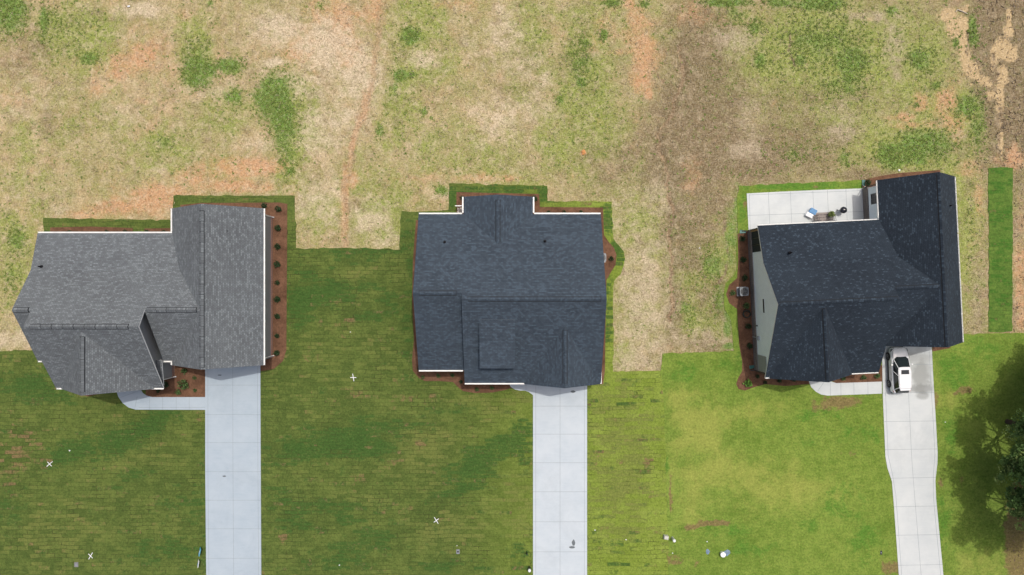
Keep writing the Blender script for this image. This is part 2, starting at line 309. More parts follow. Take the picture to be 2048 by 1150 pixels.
LYEL = [(1240, 880, 70, 120, .6), (1240, 970, 60, 60, .8), (1250, 1060, 50, 20, .8), (1400, 860, 60, 60, .7), (1370, 800, 40, 30, .6), (1440, 940, 120, 30, .6), (1560, 980, 120, 40, .6), (1600, 960, 60, 20, .5), (1380, 1000, 40, 60, .5), (1520, 820, 60, 20, .5),
        (100, 1060, 110, 60, .5), (300, 910, 60, 26, .5), (240, 800, 160, 26, .35), (850, 880, 60, 40, .7), (820, 930, 60, 30, .6), (1000, 800, 70, 26, .7), (900, 1060, 80, 40, .5), (1040, 1000, 40, 60, .6), (700, 690, 120, 40, .25), (740, 560, 80, 30, .35), (30, 720, 60, 14, .4), (700, 1000, 60, 20, .3), (1820, 1120, 60, 30, .3), (1900, 800, 60, 20, .4), (1960, 1130, 60, 30, .5), (1150, 800, 40, 40, .5)]
LBRN = [(1680, 803, 44, 12, 1.0), (1640, 815, 30, 10, .7), (1430, 1046, 28, 3.5, 1.6), (1385, 1054, 24, 4, 1.2, -14), (1340, 990, 3, 40, .9), (1345, 1070, 3, 30, .7), (1350, 1120, 22, 12, .7), (1780, 1135, 20, 16, .9), (1930, 780, 18, 5, 1.5), (1912, 788, 8, 4, 1.3), (1872, 800, 4, 22, .9), (1905, 800, 10, 4, .8), (1880, 965, 8, 10, .8),
        (1920, 960, 10, 10, .5), (690, 635, 6, 14, 1.0), (700, 640, 12, 8, .6), (30, 910, 50, 20, .55), (60, 870, 40, 14, .5), (20, 960, 20, 30, .4), (840, 890, 8, 6, .8), (790, 925, 20, 6, .5), (730, 960, 20, 12, .5), (705, 790, 26, 14, .5), (820, 800, 40, 8, .3), (1195, 912, 8, 5, .9), (1243, 925, 14, 5, .8), (1300, 925, 10, 5, .7), (1270, 870, 20, 4, .5), (570, 1075, 10, 5, .9), (1020, 1100, 6, 4, .8),
        (1630, 372, 10, 4, .9), (1490, 410, 5, 8, .7), (2040, 1080, 26, 90, 1.6), (2046, 1000, 16, 30, 1.2), (1700, 905, 30, 12, .4), (860, 800, 10, 5, .6), (1390, 1130, 14, 8, .5), (1870, 1145, 20, 6, .6)]
def lawn(name, poly_px, mat, z=.03, step=.5):
    raw = [W(*p) for p in poly_px]; pts = []
    for i, p in enumerate(raw):
        q = raw[(i + 1) % len(raw)]; L_ = math.hypot(q[0] - p[0], q[1] - p[1]); n = max(1, int(L_ / .45)) if L_ < 60 and abs(p[0]) < 60 else 1
        nx, ny = -(q[1] - p[1]) / (L_ + 1e-6), (q[0] - p[0]) / (L_ + 1e-6)
        for k in range(n):
            t = k / n; X_ = p[0] + (q[0] - p[0]) * t; Y_ = p[1] + (q[1] - p[1]) * t
            j = .13 * mn.noise(Vector((X_ * 1.7, Y_ * 1.7, 3))) + .09 * mn.noise(Vector((X_ * 5, Y_ * 5, 9))); pts.append((X_ + nx * j, Y_ + ny * j))
    bm = bmesh.new()
    f = bm.faces.new([bm.verts.new((x, y, z)) for x, y in pts])
    bmesh.ops.triangulate(bm, faces=[f])
    x0 = min(p[0] for p in pts); x1 = max(p[0] for p in pts); y0 = min(p[1] for p in pts); y1 = max(p[1] for p in pts)
    for ax, a, b in ((0, max(x0, -54), min(x1, 54)), (1, max(y0, -32), min(y1, 32))):
        c = a + step
        while c < b:
            n = Vector((1, 0, 0)) if ax == 0 else Vector((0, 1, 0))
            bmesh.ops.bisect_plane(bm, geom=bm.verts[:] + bm.edges[:] + bm.faces[:], plane_co=n * c, plane_no=n, dist=1e-5)
            c += step
    e = [q for q in bm.edges if q.is_boundary]
    r = bmesh.ops.extrude_edge_only(bm, edges=e)
    for q in r['geom']:
        if isinstance(q, bmesh.types.BMVert): q.co.z = -.08
    me = bpy.data.meshes.new(name); bm.to_mesh(me); bm.free()
    co = np.zeros(len(me.vertices) * 3); me.vertices.foreach_get('co', co); co = co.reshape(-1, 3)
    color_attr(me, 'm1', [field(co[:, 0], co[:, 1], DGREEN), field(co[:, 0], co[:, 1], LYEL), field(co[:, 0], co[:, 1], LBRN)])
    color_attr(me, 'm2', [np.clip((co[:, 0] * 20 + 1024 - 880) / 320, 0, 1) ** 1.3, np.zeros(len(co)), np.zeros(len(co))])
    return tag(link(name, me, None, [mat]), kind='structure')
def grass_mat(name, tiles, lo, hi, dk, yl, lo2=None, hi2=None, seam=.8):
    m = NM(name, .95, .15); a1 = m.attr('m1'); a2 = m.attr('m2')
    vo = lambda d: m.vec(loc=(d, -d * .6, 0))
    fine = m.noise(vo(2), 5, 6, .8); n2 = m.noise(vo(7), .8, 9, .75); big = m.noise(vo(19), .11, 6, .65)
    strk = m.noise(m.vec(scale=(1.2, 4, 1), rot=(0, 0, .08)), 1.2, 6, .75)
    if tiles:
        wv = m.vec(); nz = m.n('ShaderNodeTexNoise'); m.put(nz.inputs['Vector'], wv); nz.inputs['Scale'].default_value = .35
        mixv = m.n('ShaderNodeVectorMath', operation='MULTIPLY_ADD'); m.put(mixv.inputs[0], nz.outputs['Color']); mixv.inputs[1].default_value = (1.6, .5, 0); m.put(mixv.inputs[2], wv)
        tr, tf = m.brick(mixv.outputs[0], 1.25, .40, .035, .42)
        sp = m.n('ShaderNodeSeparateColor'); m.put(sp.inputs[0], tr); t = sp.outputs[0]
    else: t = m.noise(vo(31), .5, 3, .5); tf = None
    g = m.math('ADD', m.math('MULTIPLY', m.math('SUBTRACT', n2, .5), 2.2), m.math('MULTIPLY', m.math('SUBTRACT', t, .5), .45 if tiles else .2))
    f0 = m.rng(m.math('ADD', g, big), .2, .8)
    c = m.mix(f0, S(*lo), S(*hi))
    if lo2: c = m.mix(a2[0], c, m.mix(f0, S(*lo2), S(*hi2)))
    def thr(mask, cut, soft, sc):
        f = m.math('ADD', mask, m.math('ADD', m.math('MULTIPLY', m.math('SUBTRACT', m.noise(vo(sc * 13), sc, 9, .74, .3), .5), 2.4), m.math('MULTIPLY', m.math('SUBTRACT', t, .5), .9 if tiles else 0)))
        return m.rng(f, cut - soft, cut + soft, smooth=True)
    c = m.mix(m.math('MULTIPLY', thr(a1[1], .5, .4, .5), .75), c, S(*yl))
    c = m.mix(m.math('MULTIPLY', thr(a1[0], .55, .22, .6), .85), c, m.mix(fine, S(*dk), tuple(q * 1.25 for q in S(*dk)[:3]) + (1,)))
    c = m.mix(m.math('MULTIPLY', thr(a1[2], .6, .2, 1.4), .8), c, m.mix(fine, S(112, 92, 62), S(160, 132, 98)))
    c = m.mix(m.rng(strk, .5, .72), c, m.mix(.35, c, S(*yl)))
    c = m.mix(m.rng(strk, .45, .28), c, m.mix(.45, c, tuple(q * .6 for q in S(*dk)[:3]) + (1,)))
    c = m.mix(1.0, c, m.mix(m.rng(fine, .34, .66), (.68, .68, .68, 1), (1.27, 1.27, 1.27, 1)), 'MULTIPLY')
    if tiles:
        sm = m.math('MULTIPLY', tf, m.rng(m.noise(vo(47), .25, 6, .75), .44, .62)); sm = m.math('MULTIPLY', sm, m.rng(m.noise(vo(61), 1.8, 4, .7), .42, .56))
        c = m.mix(m.math('MULTIPLY', sm, seam), c, S(58, 56, 34))
    m.bump(m.math('ADD', fine, strk), .6, .05)
    return m.color(c)
sod_old = grass_mat('sod of tan and green blocks', True, (84, 103, 48), (109, 125, 61), (62, 95, 42), (122, 130, 68), (128, 149, 58), (151, 170, 76))
sod_new = grass_mat('mown bright sod', False, (108, 136, 52), (136, 159, 70), (86, 130, 46), (166, 172, 86), seam=.3)
sod_strip = grass_mat('fresh laid sod strip', True, (92, 124, 52), (116, 144, 64), (64, 108, 38), (120, 138, 66), seam=.5)
LEFT = [(-6000, 700), (0, 703), (60, 700), (120, 700), (120, 560), (87, 520), (87, 436), (340, 440), (347, 442), (347, 391), (590, 391), (592, 497), (700, 496), (798, 499), (800, 470), (803, 423), (850, 423), (897, 420), (898, 367), (1000, 369), (1095, 372), (1095, 402), (1224, 403),
        (1225, 440), (1226, 478), (1238, 492), (1247, 503), (1250, 517), (1248, 532), (1240, 548), (1228, 562), (1226, 600), (1227, 680), (1226, 743), (1280, 742), (1328, 741)]
lawn('lawn', LEFT + [(1332, 800), (1336, 900), (1339, 1000), (1342, 1100), (1344, 1400), (1344, 2400), (-6000, 2400)], sod_old)
lawn('lawn', [(1322, 745), (1325, 706), (1390, 705), (1468, 702), (1466, 680), (1462, 640), (1450, 620), (1446, 590), (1452, 566), (1466, 552), (1474, 540), (1472, 500), (1476, 450), (1474, 400), (1477, 372), (1560, 368), (1650, 364), (1731, 360),
              (1760, 400), (1900, 640), (1926, 668), (1977, 667), (2060, 666), (8000, 666), (8000, 2400), (1339, 2400), (1339, 1400), (1337, 1100), (1334, 1000), (1331, 900), (1327, 800)], sod_new, .037)
lawn('lawn', [(1976, 337), (2000, 335), (2025, 336), (2025, 500), (2024, 663), (1977, 664), (1978, 500)], sod_strip, .034)

# ------------------------------------------------------------ mulch beds
mm = NM('brown pine bark mulch', .95, .15); v = mm.vec()
f1 = mm.noise(v, 5, 7, .85); f2 = mm.noise(v, .7, 6, .7)
cm = mm.mix(mm.rng(f2, .35, .65), S(104, 76, 58), S(136, 102, 80)); cm = mm.mix(1.0, cm, mm.mix(mm.rng(f1, .3, .7), (.6, .6, .6, 1), (1.3, 1.3, 1.3, 1)), 'MULTIPLY')
mm.bump(f1, .8, .05); MULCH = mm.color(cm)
def mulch(poly, z=.055):
    pts = [W(*p) for p in poly]; b = MB()
    b.prism(pts, -.05, z); o = b.build('mulch_bed', MULCH); return tag(o, kind='structure')
mulch([(101, 455), (180, 453), (266, 456), (266, 480), (101, 480)]); mulch([(289, 457), (345, 456), (345, 480), (289, 480)])
mulch([(360, 410), (400, 406), (560, 405), (575, 408), (574, 560), (573, 700), (566, 722), (548, 738), (523, 742), (500, 742), (500, 440), (380, 440)])
mulch([(140, 770), (150, 785), (176, 793), (205, 786), (234, 782), (234, 768), (292, 760), (292, 794), (412, 794), (412, 730), (330, 700), (140, 700)])
mulch([(832, 440), (826, 520), (824, 600), (828, 680), (824, 720), (826, 742), (838, 756), (850, 762), (880, 762), (906, 764), (916, 774), (926, 782), (950, 786), (985, 785), (1010, 780), (1024, 775), (1024, 740), (860, 700), (850, 440)])
mulch([(913, 384), (980, 386), (1078, 388), (1080, 414), (1206, 415), (1208, 470), (1216, 482), (1228, 496), (1233, 510), (1231, 530), (1222, 544), (1213, 560), (1211, 650), (1210, 740), (1206, 768), (1174, 770), (1174, 740), (1180, 450), (913, 425)])
mulch([(1475, 468), (1490, 461), (1500, 462), (1520, 700), (1560, 730), (1618, 740), (1618, 768), (1570, 772), (1530, 768), (1505, 775), (1490, 781), (1477, 778), (1472, 768), (1476, 756), (1484, 742), (1484, 722), (1478, 690), (1475, 640), (1474, 618), (1458, 606), (1452, 588), (1458, 570), (1474, 556), (1476, 520)])
mulch([(1725, 360), (1760, 352), (1800, 346), (1880, 340), (1880, 380), (1725, 385)]); mulch([(1655, 735), (1764, 730), (1764, 764), (1674, 767), (1658, 760)]); mulch([(1864, 680), (1900, 680), (1900, 696), (1864, 703)])

# ------------------------------------------------------------ concrete
def concrete(name, lo, hi, spots=()):
    m = NM(name, .85, .25); v = m.vec()
    f = m.noise(v, .45, 7, .65); g = m.noise(v, 14, 4, .8); r = m.noise(m.vec(scale=(1, 7, 1)), .8, 4, .6)
    c = m.mix(m.rng(f, .35, .65), lo, hi); c = m.mix(m.rng(r, .4, .7), c, m.mix(.5, c, hi)); c = m.mix(m.math('MULTIPLY', m.rng(m.noise(v, .22, 8, .75, .5), .5, .64), .3), c, tuple(q * .82 for q in lo[:3]) + (1,))
    c = m.mix(1.0, c, m.mix(g, (.93, .93, .93, 1), (1.05, 1.05, 1.05, 1)), 'MULTIPLY'); m.bump(g, .1, .01)
    wn1 = m.noise(v, 1.1, 6, .6)
    for (px, py, rx, ry, amp, colr) in spots:
        x, y = W(px, py); e = m.vec(scale=(1 / rx, 1 / ry, 0), loc=(-x / rx, -y / ry, 0)); L_ = m.n('ShaderNodeVectorMath', operation='LENGTH'); m.put(L_.inputs[0], e)
        d = m.math('ADD', L_.outputs['Value'], m.math('MULTIPLY', m.math('SUBTRACT', wn1, .5), 1.1))
        c = m.mix(m.math('MULTIPLY', m.rng(d, 1.1, .55, smooth=True), amp), c, colr)
    return m.color(c)
CON_A = concrete('pale blue grey concrete', S(180, 196, 208), S(192, 206, 216)); CON_B = concrete('pale grey concrete', S(202, 214, 222), S(214, 224, 230)); CON_C = concrete('off white concrete', S(212, 219, 220), S(226, 231, 230))
CON_D = concrete('off white driveway concrete', S(212, 219, 220), S(226, 231, 230), [(1840, 735, 1.6, 2.4, .5, S(178, 182, 178)), (1842, 752, 1.0, 1.9, .6, S(155, 158, 154)), (1842, 777, 1.5, .6, .7, S(148, 151, 148)), (1843, 790, .8, .5, .6, S(152, 155, 152)), (1833, 715, 2, .5, .3, S(170, 172, 170))])
JOINT = plain('concrete joint with painted groove shade', S(160, 170, 176), .95, .1); STAIN = plain('damp stained concrete', S(150, 155, 152), .9, .2, .05, 2); STAIN2 = plain('dark spill on concrete', S(120, 128, 132), .9, .2)
def strip(b, p, q, wd, z, mi=1):
    p = Vector(p); q = Vector(q); n = (q - p).normalized(); n = Vector((-n.y, n.x)) * wd / 2
    b.face([(p.x - n.x, p.y - n.y, z), (q.x - n.x, q.y - n.y, z), (q.x + n.x, q.y + n.y, z), (p.x + n.x, p.y + n.y, z)], mi)
def slab(name, poly, mat, joints, z, wd=.028):
    b = MB(); b.prism([W(*p) for p in poly], -.1, z)
    for p, q in joints: strip(b, W(*p), W(*q), wd, z + .004)  # flat darker strips: groove shade of the joints put into colour
    o = b.build(name, [mat, JOINT], merge=False); return tag(o, kind='structure')
def drive(name, L, Rr, ys, mat, z=.07):
    poly = L + Rr[::-1]
    def at(P, y):
        for (x0, y0), (x1, y1) in zip(P, P[1:]):
            if y0 <= y <= y1: return x0 + (x1 - x0) * (y - y0) / (y1 - y0)
        return P[-1][0]
    J = [((at(L, y), y), (at(Rr, y), y - (1.5 if name == 'C' else 0))) for y in ys]
    yy = [L[0][1] + 2] + list(range(int(L[0][1]) + 30, 2000, 40))
    mid = [((at(L, y) + at(Rr, y)) / 2, y) for y in yy]
    J += list(zip(mid, mid[1:]))
    for e, s in ((L, 5.5), (Rr, -5.5)):
        E = [(at(e, y) + s, y) for y in yy]; J += list(zip(E, E[1:]))
    return slab('driveway', poly, mat, J, z)
drive('A', [(411, 700), (411, 940), (413, 1150), (414, 2000)], [(521, 700), (522, 940), (523, 1150), (524, 2000)], [770, 829, 885, 943, 1000, 1057, 1116, 1175], CON_A)
drive('B', [(1066, 740), (1066, 1150), (1066, 2000)], [(1174, 740), (1174, 1150), (1175, 2000)], [812, 868, 925, 983, 1043, 1103, 1160], CON_B)
drive('C', [(1763, 680), (1765, 790), (1770, 912), (1774, 935), (1783, 962), (1787, 1010), (1797, 1150), (1845, 2000)], [(1862, 680), (1866, 760), (1872, 860), (1874.5, 905), (1874, 926), (1870, 960), (1871.5, 997), (1886, 1150), (1935, 2000)], [730, 786, 843, 899, 956, 1013, 1070, 1130], CON_D)
# walkways
slab('walkway', [(411, 794), (305, 794), (294, 791), (286, 786), (282, 779), (282, 740), (233, 740), (233, 780), (237, 793), (246, 806), (258, 815), (272, 819), (411, 819.5)], CON_A,
     [((x, 794.5), (x, 819)) for x in (300, 326, 353, 379)] + [((275, 793), (270, 818)), ((241, 795), (282, 780))] + [((278, 814.5), (411, 814.5))], .06)
slab('walkway', [(1066, 740), (1018, 740), (1018, 767), (1022, 774), (1030, 779), (1040, 781), (1050, 781), (1058, 784), (1066, 790)], CON_B, [((1052, 745), (1052, 780))], .06)
slab('walkway', [(1763, 763), (1672, 766), (1662, 763), (1655, 755), (1655, 735), (1616, 735), (1617, 762), (1622, 774), (1631, 783), (1642, 789), (1655, 791), (1763, 787)], CON_C,
     [((x, 764.5), (x + .4, 790)) for x in (1660, 1681, 1707, 1735)] + [((1648, 763), (1635, 782))], .06)
patio = slab('patio', [(1493, 387), (1560, 383.5), (1650, 379.5), (1724, 377), (1730, 372), (1740, 470), (1560, 480), (1497, 465)], CON_C,
     [((a, 386 - (a - 1500) * .036), (a + 3, 450)) for a in (1536, 1580, 1625, 1654, 1691)] + [((1494, 431), (1728, 423)), ((1498, 390), (1720, 381.5)), ((1498, 388), (1500, 462))], .075)

def decal(parent, cx, cy, pts, z, mat, name='stain'):
    b = MB(); n = len(pts); b.face([(cx + x, cy + y, z) for x, y in pts]); return b.build(name, mat, parent)
drives = [o for o in col.objects if o.name.startswith('driveway')]
def ring(rx, ry, n=22, jag=.15, seed=0):
    r_ = random.Random(seed); return [((rx * (1 + r_.uniform(-jag, jag))) * math.cos(2 * math.pi * i / n), (ry * (1 + r_.uniform(-jag, jag))) * math.sin(2 * math.pi * i / n)) for i in range(n)]
def blot(par, px, py, rx, ry, z, mat, seed): x, y = W(px, py); decal(par, x, y, ring(rx, ry, 26, .16, seed), z, mat)
for i, (dd, px, py, rx, ry) in enumerate([(0, 449, 952, .18, .08), (0, 440, 750, .2, .06), (1, 1147, 1085, .16, .3), (1, 1144, 1094, .28, .13), (1, 1146, 783, .24, .12)]): blot(drives[dd], px, py, rx, ry, .078, STAIN2, 20 + i)

# ------------------------------------------------------------ house materials
def shingles(name, base, dark, light, frac=.5, seed=0.0, wt=.62, nz=.5):
    m = NM(name, .92, .2); v = m.vec('UV', loc=(seed, seed, 0))
    t, tf = m.brick(v, .23, .145, .014, .37); t2, _ = m.brick(m.vec('UV', loc=(seed + .13, seed, 0)), .47, .145, .0, .31)
    sx = m.n('ShaderNodeSeparateColor'); m.put(sx.inputs[0], t); sy = m.n('ShaderNodeSeparateColor'); m.put(sy.inputs[0], t2)
    n = m.noise(v, 1.1, 5, .7); g = m.noise(v, 16, 3, .7); bg = m.noise(v, .16, 4, .6)
    a = m.math('ADD', m.math('MULTIPLY', sx.outputs[0], wt), m.math('MULTIPLY', sy.outputs[0], 1 - wt))
    a = m.math('ADD', a, m.math('MULTIPLY', m.math('SUBTRACT', n, .5), nz))
    c = m.mix(m.rng(a, .15, .5), dark, base); c = m.mix(m.rng(a, frac, frac + .16), c, light)
    c = m.mix(m.rng(bg, .35, .7, 0, .3), c, light)
    c = m.mix(m.math('MULTIPLY', tf, .6), c, tuple(q * .5 for q in dark[:3]) + (1,))
    c = m.mix(1.0, c, m.mix(g, (.85, .85, .85, 1), (1.12, 1.12, 1.12, 1)), 'MULTIPLY')
    m.bump(m.math('SUBTRACT', a, tf), .4, .02)
    return m.color(c)
def siding(name, c, lap=.18, rough=.6):
    m = NM(name, rough, .35); v = m.vec()
    sx = m.n('ShaderNodeSeparateXYZ'); m.put(sx.inputs[0], v)
    fr = m.math('FRACT', m.math('DIVIDE', sx.outputs[2], lap)); n = m.noise(v, 1.2, 4, .6)
    cc = m.mix(m.rng(n, .3, .7), tuple(q * .92 for q in c[:3]) + (1,), c); cc = m.mix(m.rng(fr, .88, .97), cc, tuple(q * .5 for q in c[:3]) + (1,))
    m.bump(fr, .5, .02); return m.color(cc)
def masonry(name, a, b2, mort, bw, rh, ms=.012):
    m = NM(name, .9, .2); v = m.vec()
    sx = m.n('ShaderNodeSeparateXYZ'); m.put(sx.inputs[0], v); cb = m.n('ShaderNodeCombineXYZ')
    m.put(cb.inputs[0], m.math('ADD', sx.outputs[0], sx.outputs[1])); m.put(cb.inputs[1], sx.outputs[2])
    t, tf = m.brick(cb.outputs[0], bw, rh, ms); sp = m.n('ShaderNodeSeparateColor'); m.put(sp.inputs[0], t)
    c = m.mix(sp.outputs[0], a, b2); c = m.mix(m.noise(v, 6, 4, .7), c, m.mix(.5, c, b2)); c = m.mix(tf, c, mort); m.bump(m.math('SUBTRACT', 1.0, tf), .5, .02); return m.color(c)
ROOF_A = shingles('weathered grey shingles', S(117, 123, 127), S(105, 110, 114), S(138, 146, 150), .58)
ROOF_B = shingles('slate blue shingles', S(74, 85, 96), S(63, 74, 85), S(86, 101, 115), .58, 3.1)
ROOF_C = shingles('charcoal blue shingles', S(50, 60, 71), S(44, 53, 63), S(72, 86, 99), .76, 7.7, .9, .5)
TRIM = plain('white painted trim', (.78, .79, .78, 1), .45, .5, .03)
GUT = plain('white aluminium gutter', (.80, .81, .79, 1), .35, .5, .03)
WALL_A = siding('grey lap siding', (.30, .315, .32, 1)); WALL_B = siding('slate lap siding', (.30, .33, .36, 1)); WALL_C = siding('white board siding', (.82, .91, .97, 1))
PANEL = siding('grey panel siding', (.30, .31, .31, 1), .4)
BRICK = masonry('red brown brick', (.22, .10, .07, 1), (.33, .17, .12, 1), (.4, .37, .33, 1), .22, .075)
STONE = masonry('grey brown stacked stone', (.13, .11, .10, 1), (.24, .21, .19, 1), (.10, .095, .09, 1), .45, .16, .015)
GLASS = NM('dark window glass', .06, .6).color((.012, .016, .02, 1)); BLACKM = plain('black painted metal', (.02, .021, .023, 1), .4, .5, .1)
WOOD = plain('cedar beam', (.30, .19, .10, 1), .7, .3, .2, 6); DOORM = plain('panel door paint', (.10, .07, .05, 1), .45, .5, .1)
LEAD = plain('dark rubber vent boot', (.02, .02, .023, 1), .9, .1); RIDGED = plain('dark cap side and painted ridge shadow', (.03, .033, .037, 1), .98, .05); DARKIN = plain('dark porch screen', (.025, .032, .036, 1), .8, .2)

# ------------------------------------------------------------ roof and wall builders
def slab_roof(b, P, th=.15):
    """one sloping roof plane: P = coplanar (x,y,z) points; shingle uv in metres, trim on its edges"""
    V = [Vector(p) for p in P]; n = (V[1] - V[0]).cross(V[2] - V[0]).normalized()
    if n.z < 0: V = V[::-1]; n = -n
    u = Vector((0, 0, 1)).cross(n); u = u.normalized() if u.length > 1e-4 else Vector((1, 0, 0)); vv = n.cross(u)
    b.face([tuple(p) for p in V], 0, [(p.dot(u), p.dot(vv)) for p in V])
    lo = [p - Vector((0, 0, th)) for p in V]
    b.face([tuple(p) for p in lo[::-1]], 1)
    for i in range(len(V)):
        j = (i + 1) % len(V); b.face([tuple(lo[i]), tuple(lo[j]), tuple(V[j]), tuple(V[i])], 1)
def gable(rb, wb, axis, a0, a1, prof, insets=(.35, .35), eave_in=(.35, .35), base=.3, walls=True, wprof=None):
    """rb: roof MB, wb: wall MB; prof = [(cross, z)...] from one eave over the ridge to the other"""
    P = lambda a, c, z: (a, c, z) if axis == 'x' else (c, a, z)
    for (c0, z0), (c1, z1) in zip(prof, prof[1:]): slab_roof(rb, [P(a0, c0, z0), P(a1, c0, z0), P(a1, c1, z1), P(a0, c1, z1)])
    if not walls: return
    def zat(c):
        q = sorted(prof)
        for (c0, z0), (c1, z1) in zip(q, q[1:]):
            if c0 <= c <= c1: return z0 + (z1 - z0) * (c - c0) / (c1 - c0)
        return q[0][1]
    s = 1 if prof[-1][0] > prof[0][0] else -1
    cs = prof[0][0] + s * eave_in[0]; ce = prof[-1][0] - s * eave_in[1]
    inner = [c for c, z in prof[1:-1]]
    top = [(c, zat(c) - .2) for c in [cs] + inner + [ce]]
    A = [P(a0 + insets[0], c, z) for c, z in top]; B = [P(a1 - insets[1], c, z) for c, z in top]
    A = [P(a0 + insets[0], cs, base)] + A + [P(a0 + insets[0], ce, base)]; B = [P(a1 - insets[1], cs, base)] + B + [P(a1 - insets[1], ce, base)]
    wb.hull2(A, B, 0)
def ridge_cap(root, off, axis, a0, a1, c, z, sl, mat, wd=.2, seg=.3, sr=None):
    b = MB(off); P = lambda a, c_, z_: (a, c_, z_) if axis == 'x' else (c_, a, z_)
    sr = sr if sr is not None else sl; n = max(1, int(abs(a1 - a0) / seg)); st = (a1 - a0) / n
    for i in range(n):
        s0 = a0 + i * st; s1 = a0 + (i + 1) * st - st * .04; lift = .035 + .012 * (i % 2)
        for sg, k in ((-1, sl), (1, sr)):
            T = [(s0, c, z + lift), (s1, c, z + lift + .012), (s1, c + sg * wd, z + lift - wd * k + .012), (s0, c + sg * wd, z + lift - wd * k)]
            uo = random.random() * 9
            b.face([P(*t) for t in T], 0, [(uo, 0), (uo + seg, 0), (uo + seg, .14), (uo, .14)])
            b.face([P(s0, c + sg * wd, z - wd * k - .05), P(s1, c + sg * wd, z - wd * k - .05), P(*T[2]), P(*T[3])], 1)
            for e, t1, t2 in ((s0, T[0], T[3]), (s1, T[1], T[2])): b.face([P(*t1), P(*t2), P(e, c + sg * wd, z - wd * k - .05), P(e, c, z - .05)], 1)
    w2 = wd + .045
    for sg, k in ((-1, sl), (1, sr)): b.face([P(a0 - .03, c, z + .012), P(a1 + .03, c, z + .012), P(a1 + .03, c + sg * w2, z - w2 * k + .014), P(a0 - .03, c + sg * w2, z - w2 * k + .014)], 1)  # dark strip past the caps, their shadow line painted as colour
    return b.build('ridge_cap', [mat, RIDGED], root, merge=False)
def gutter(root, off, p, q, out, z, w_=.13):
    """open trough along an eave; out = unit vector pointing away from the roof"""
    b = MB(off); p = Vector(p); q = Vector(q); o = Vector(out)
    pr = [(0, -.01), (0, -.12), (w_ * .75, -.12), (w_, -.04), (w_, 0), (w_ - .02, 0), (w_ - .025, -.03), (w_ * .72, -.095), (.02, -.095), (.02, -.01)]
    A = [(p.x + o.x * d, p.y + o.y * d, z + h) for d, h in pr]; B = [(q.x + o.x * d, q.y + o.y * d, z + h) for d, h in pr]
    b.hull2(A, B, 0)
    L = (q - p).length; n = max(1, int(L / 1.2))
    for i in range(n + 1):
        c = p + (q - p) * ((i + .25) / (n + .5)); t = (q - p).normalized() * .025
        b.face([(c.x - t.x, c.y - t.y, z + .004), (c.x + t.x, c.y + t.y, z + .004), (c.x + t.x + o.x * w_, c.y + t.y + o.y * w_, z + .004), (c.x - t.x + o.x * w_, c.y - t.y + o.y * w_, z + .004)], 0)
    return b.build('gutter', GUT, root, merge=False)
def downspout(root, off, x, y, ztop, out, mat=None, kick=.35, kx=None):
    b = MB(off); o = Vector(out); k = Vector(kx) if kx else o
    b.tube([(x + o.x * .25, y + o.y * .25, ztop), (x + o.x * .02, y + o.y * .02, ztop - .3), (x, y, ztop - .5), (x, y, .35), (x + k.x * .06, y + k.y * .06, .22), (x + k.x * kick, y + k.y * kick, .14)], .05, 4)
    return b.build('downspout', mat or GUT, root)
def vent(root, off, x, y, z):
    b = MB(off); b.lathe([(.14, z - .12), (.13, z + .02), (.07, z + .06), (.055, z + .4), (.045, z + .4), (.045, z + .3)], x, y, 10); return b.build('vent_pipe', LEAD, root)
def window(root, off, c, wdt, h, z, face, frame=BLACKM):
    """face 'x-','x+','y-','y+': c = centre on that wall plane"""
    ax = face[0]; s = 1 if face[1] == '+' else -1; x, y = c
    def bx(b, u0, u1, z0, z1, d0, d1):
        d0, d1 = sorted((d0 * s, d1 * s))
        if ax == 'x': b.box(x + d0, x + d1, y + u0, y + u1, z0, z1)
        else: b.box(x + u0, x + u1, y + d0, y + d1, z0, z1)
    g = MB(off); bx(g, -wdt / 2, wdt / 2, z, z + h, -.02, .02); g = g.build('window', GLASS, root)
    f = MB(off); t = .06
    for u in (-wdt / 2 - t, wdt / 2): bx(f, u, u + t, z - t, z + h + t, -.01, .05)
    for zz in (z - t, z + h): bx(f, -wdt / 2, wdt / 2, zz, zz + t, -.01, .05)
    bx(f, -.02, .02, z, z + h, .021, .04); bx(f, -wdt / 2, -.02, z + h * .5 - .02, z + h * .5 + .02, .021, .04); bx(f, .02, wdt / 2, z + h * .5 - .02, z + h * .5 + .02, .021, .04)
    f.build('frame', frame, g); return g
def garage_door(root, off, x0, x1, y, z0=.08, h=2.3):
    b = MB(off)
    for i in range(4):
        b.box(x0, x1, y - .05, y + .02, z0 + i * h / 4 + .006, z0 + (i + 1) * h / 4 - .006)
        n = 8; pw = (x1 - x0) / n
        for k in range(n): b.box(x0 + k * pw + .08, x0 + (k + 1) * pw - .08, y - .065, y - .05, z0 + i * h / 4 + .1, z0 + (i + 1) * h / 4 - .1)
    d = b.build('garage_door', TRIM, root); f = MB(off)
    f.box(x0 - .14, x0 - .005, y - .07, y + .02, 0, z0 + h + .14); f.box(x1 + .005, x1 + .14, y - .07, y + .02, 0, z0 + h + .14); f.box(x0 - .005, x1 + .005, y - .07, y + .02, z0 + h + .005, z0 + h + .14)
    f.build('frame', TRIM, d); return d
def door(root, off, x, y, z0=.4, s=-1, mat=None):
    b = MB(off); b.box(x - .46, x + .46, y - .04, y + .04, z0, z0 + 2.05)
    for u in (-.22, .22):
        for a, c in ((.2, .9), (1.1, 1.85)): b.box(x + u - .14, x + u + .14, y + s * .055 - .012, y + s * .055 + .012, z0 + a, z0 + c)
    d = b.build('door', mat or DOORM, root); h = MB(off); h.tube([(x + .36, y + s * .05, z0 + 1), (x + .36, y + s * .13, z0 + 1)], .03); h.build('handle', BLACKM, d)
    return d

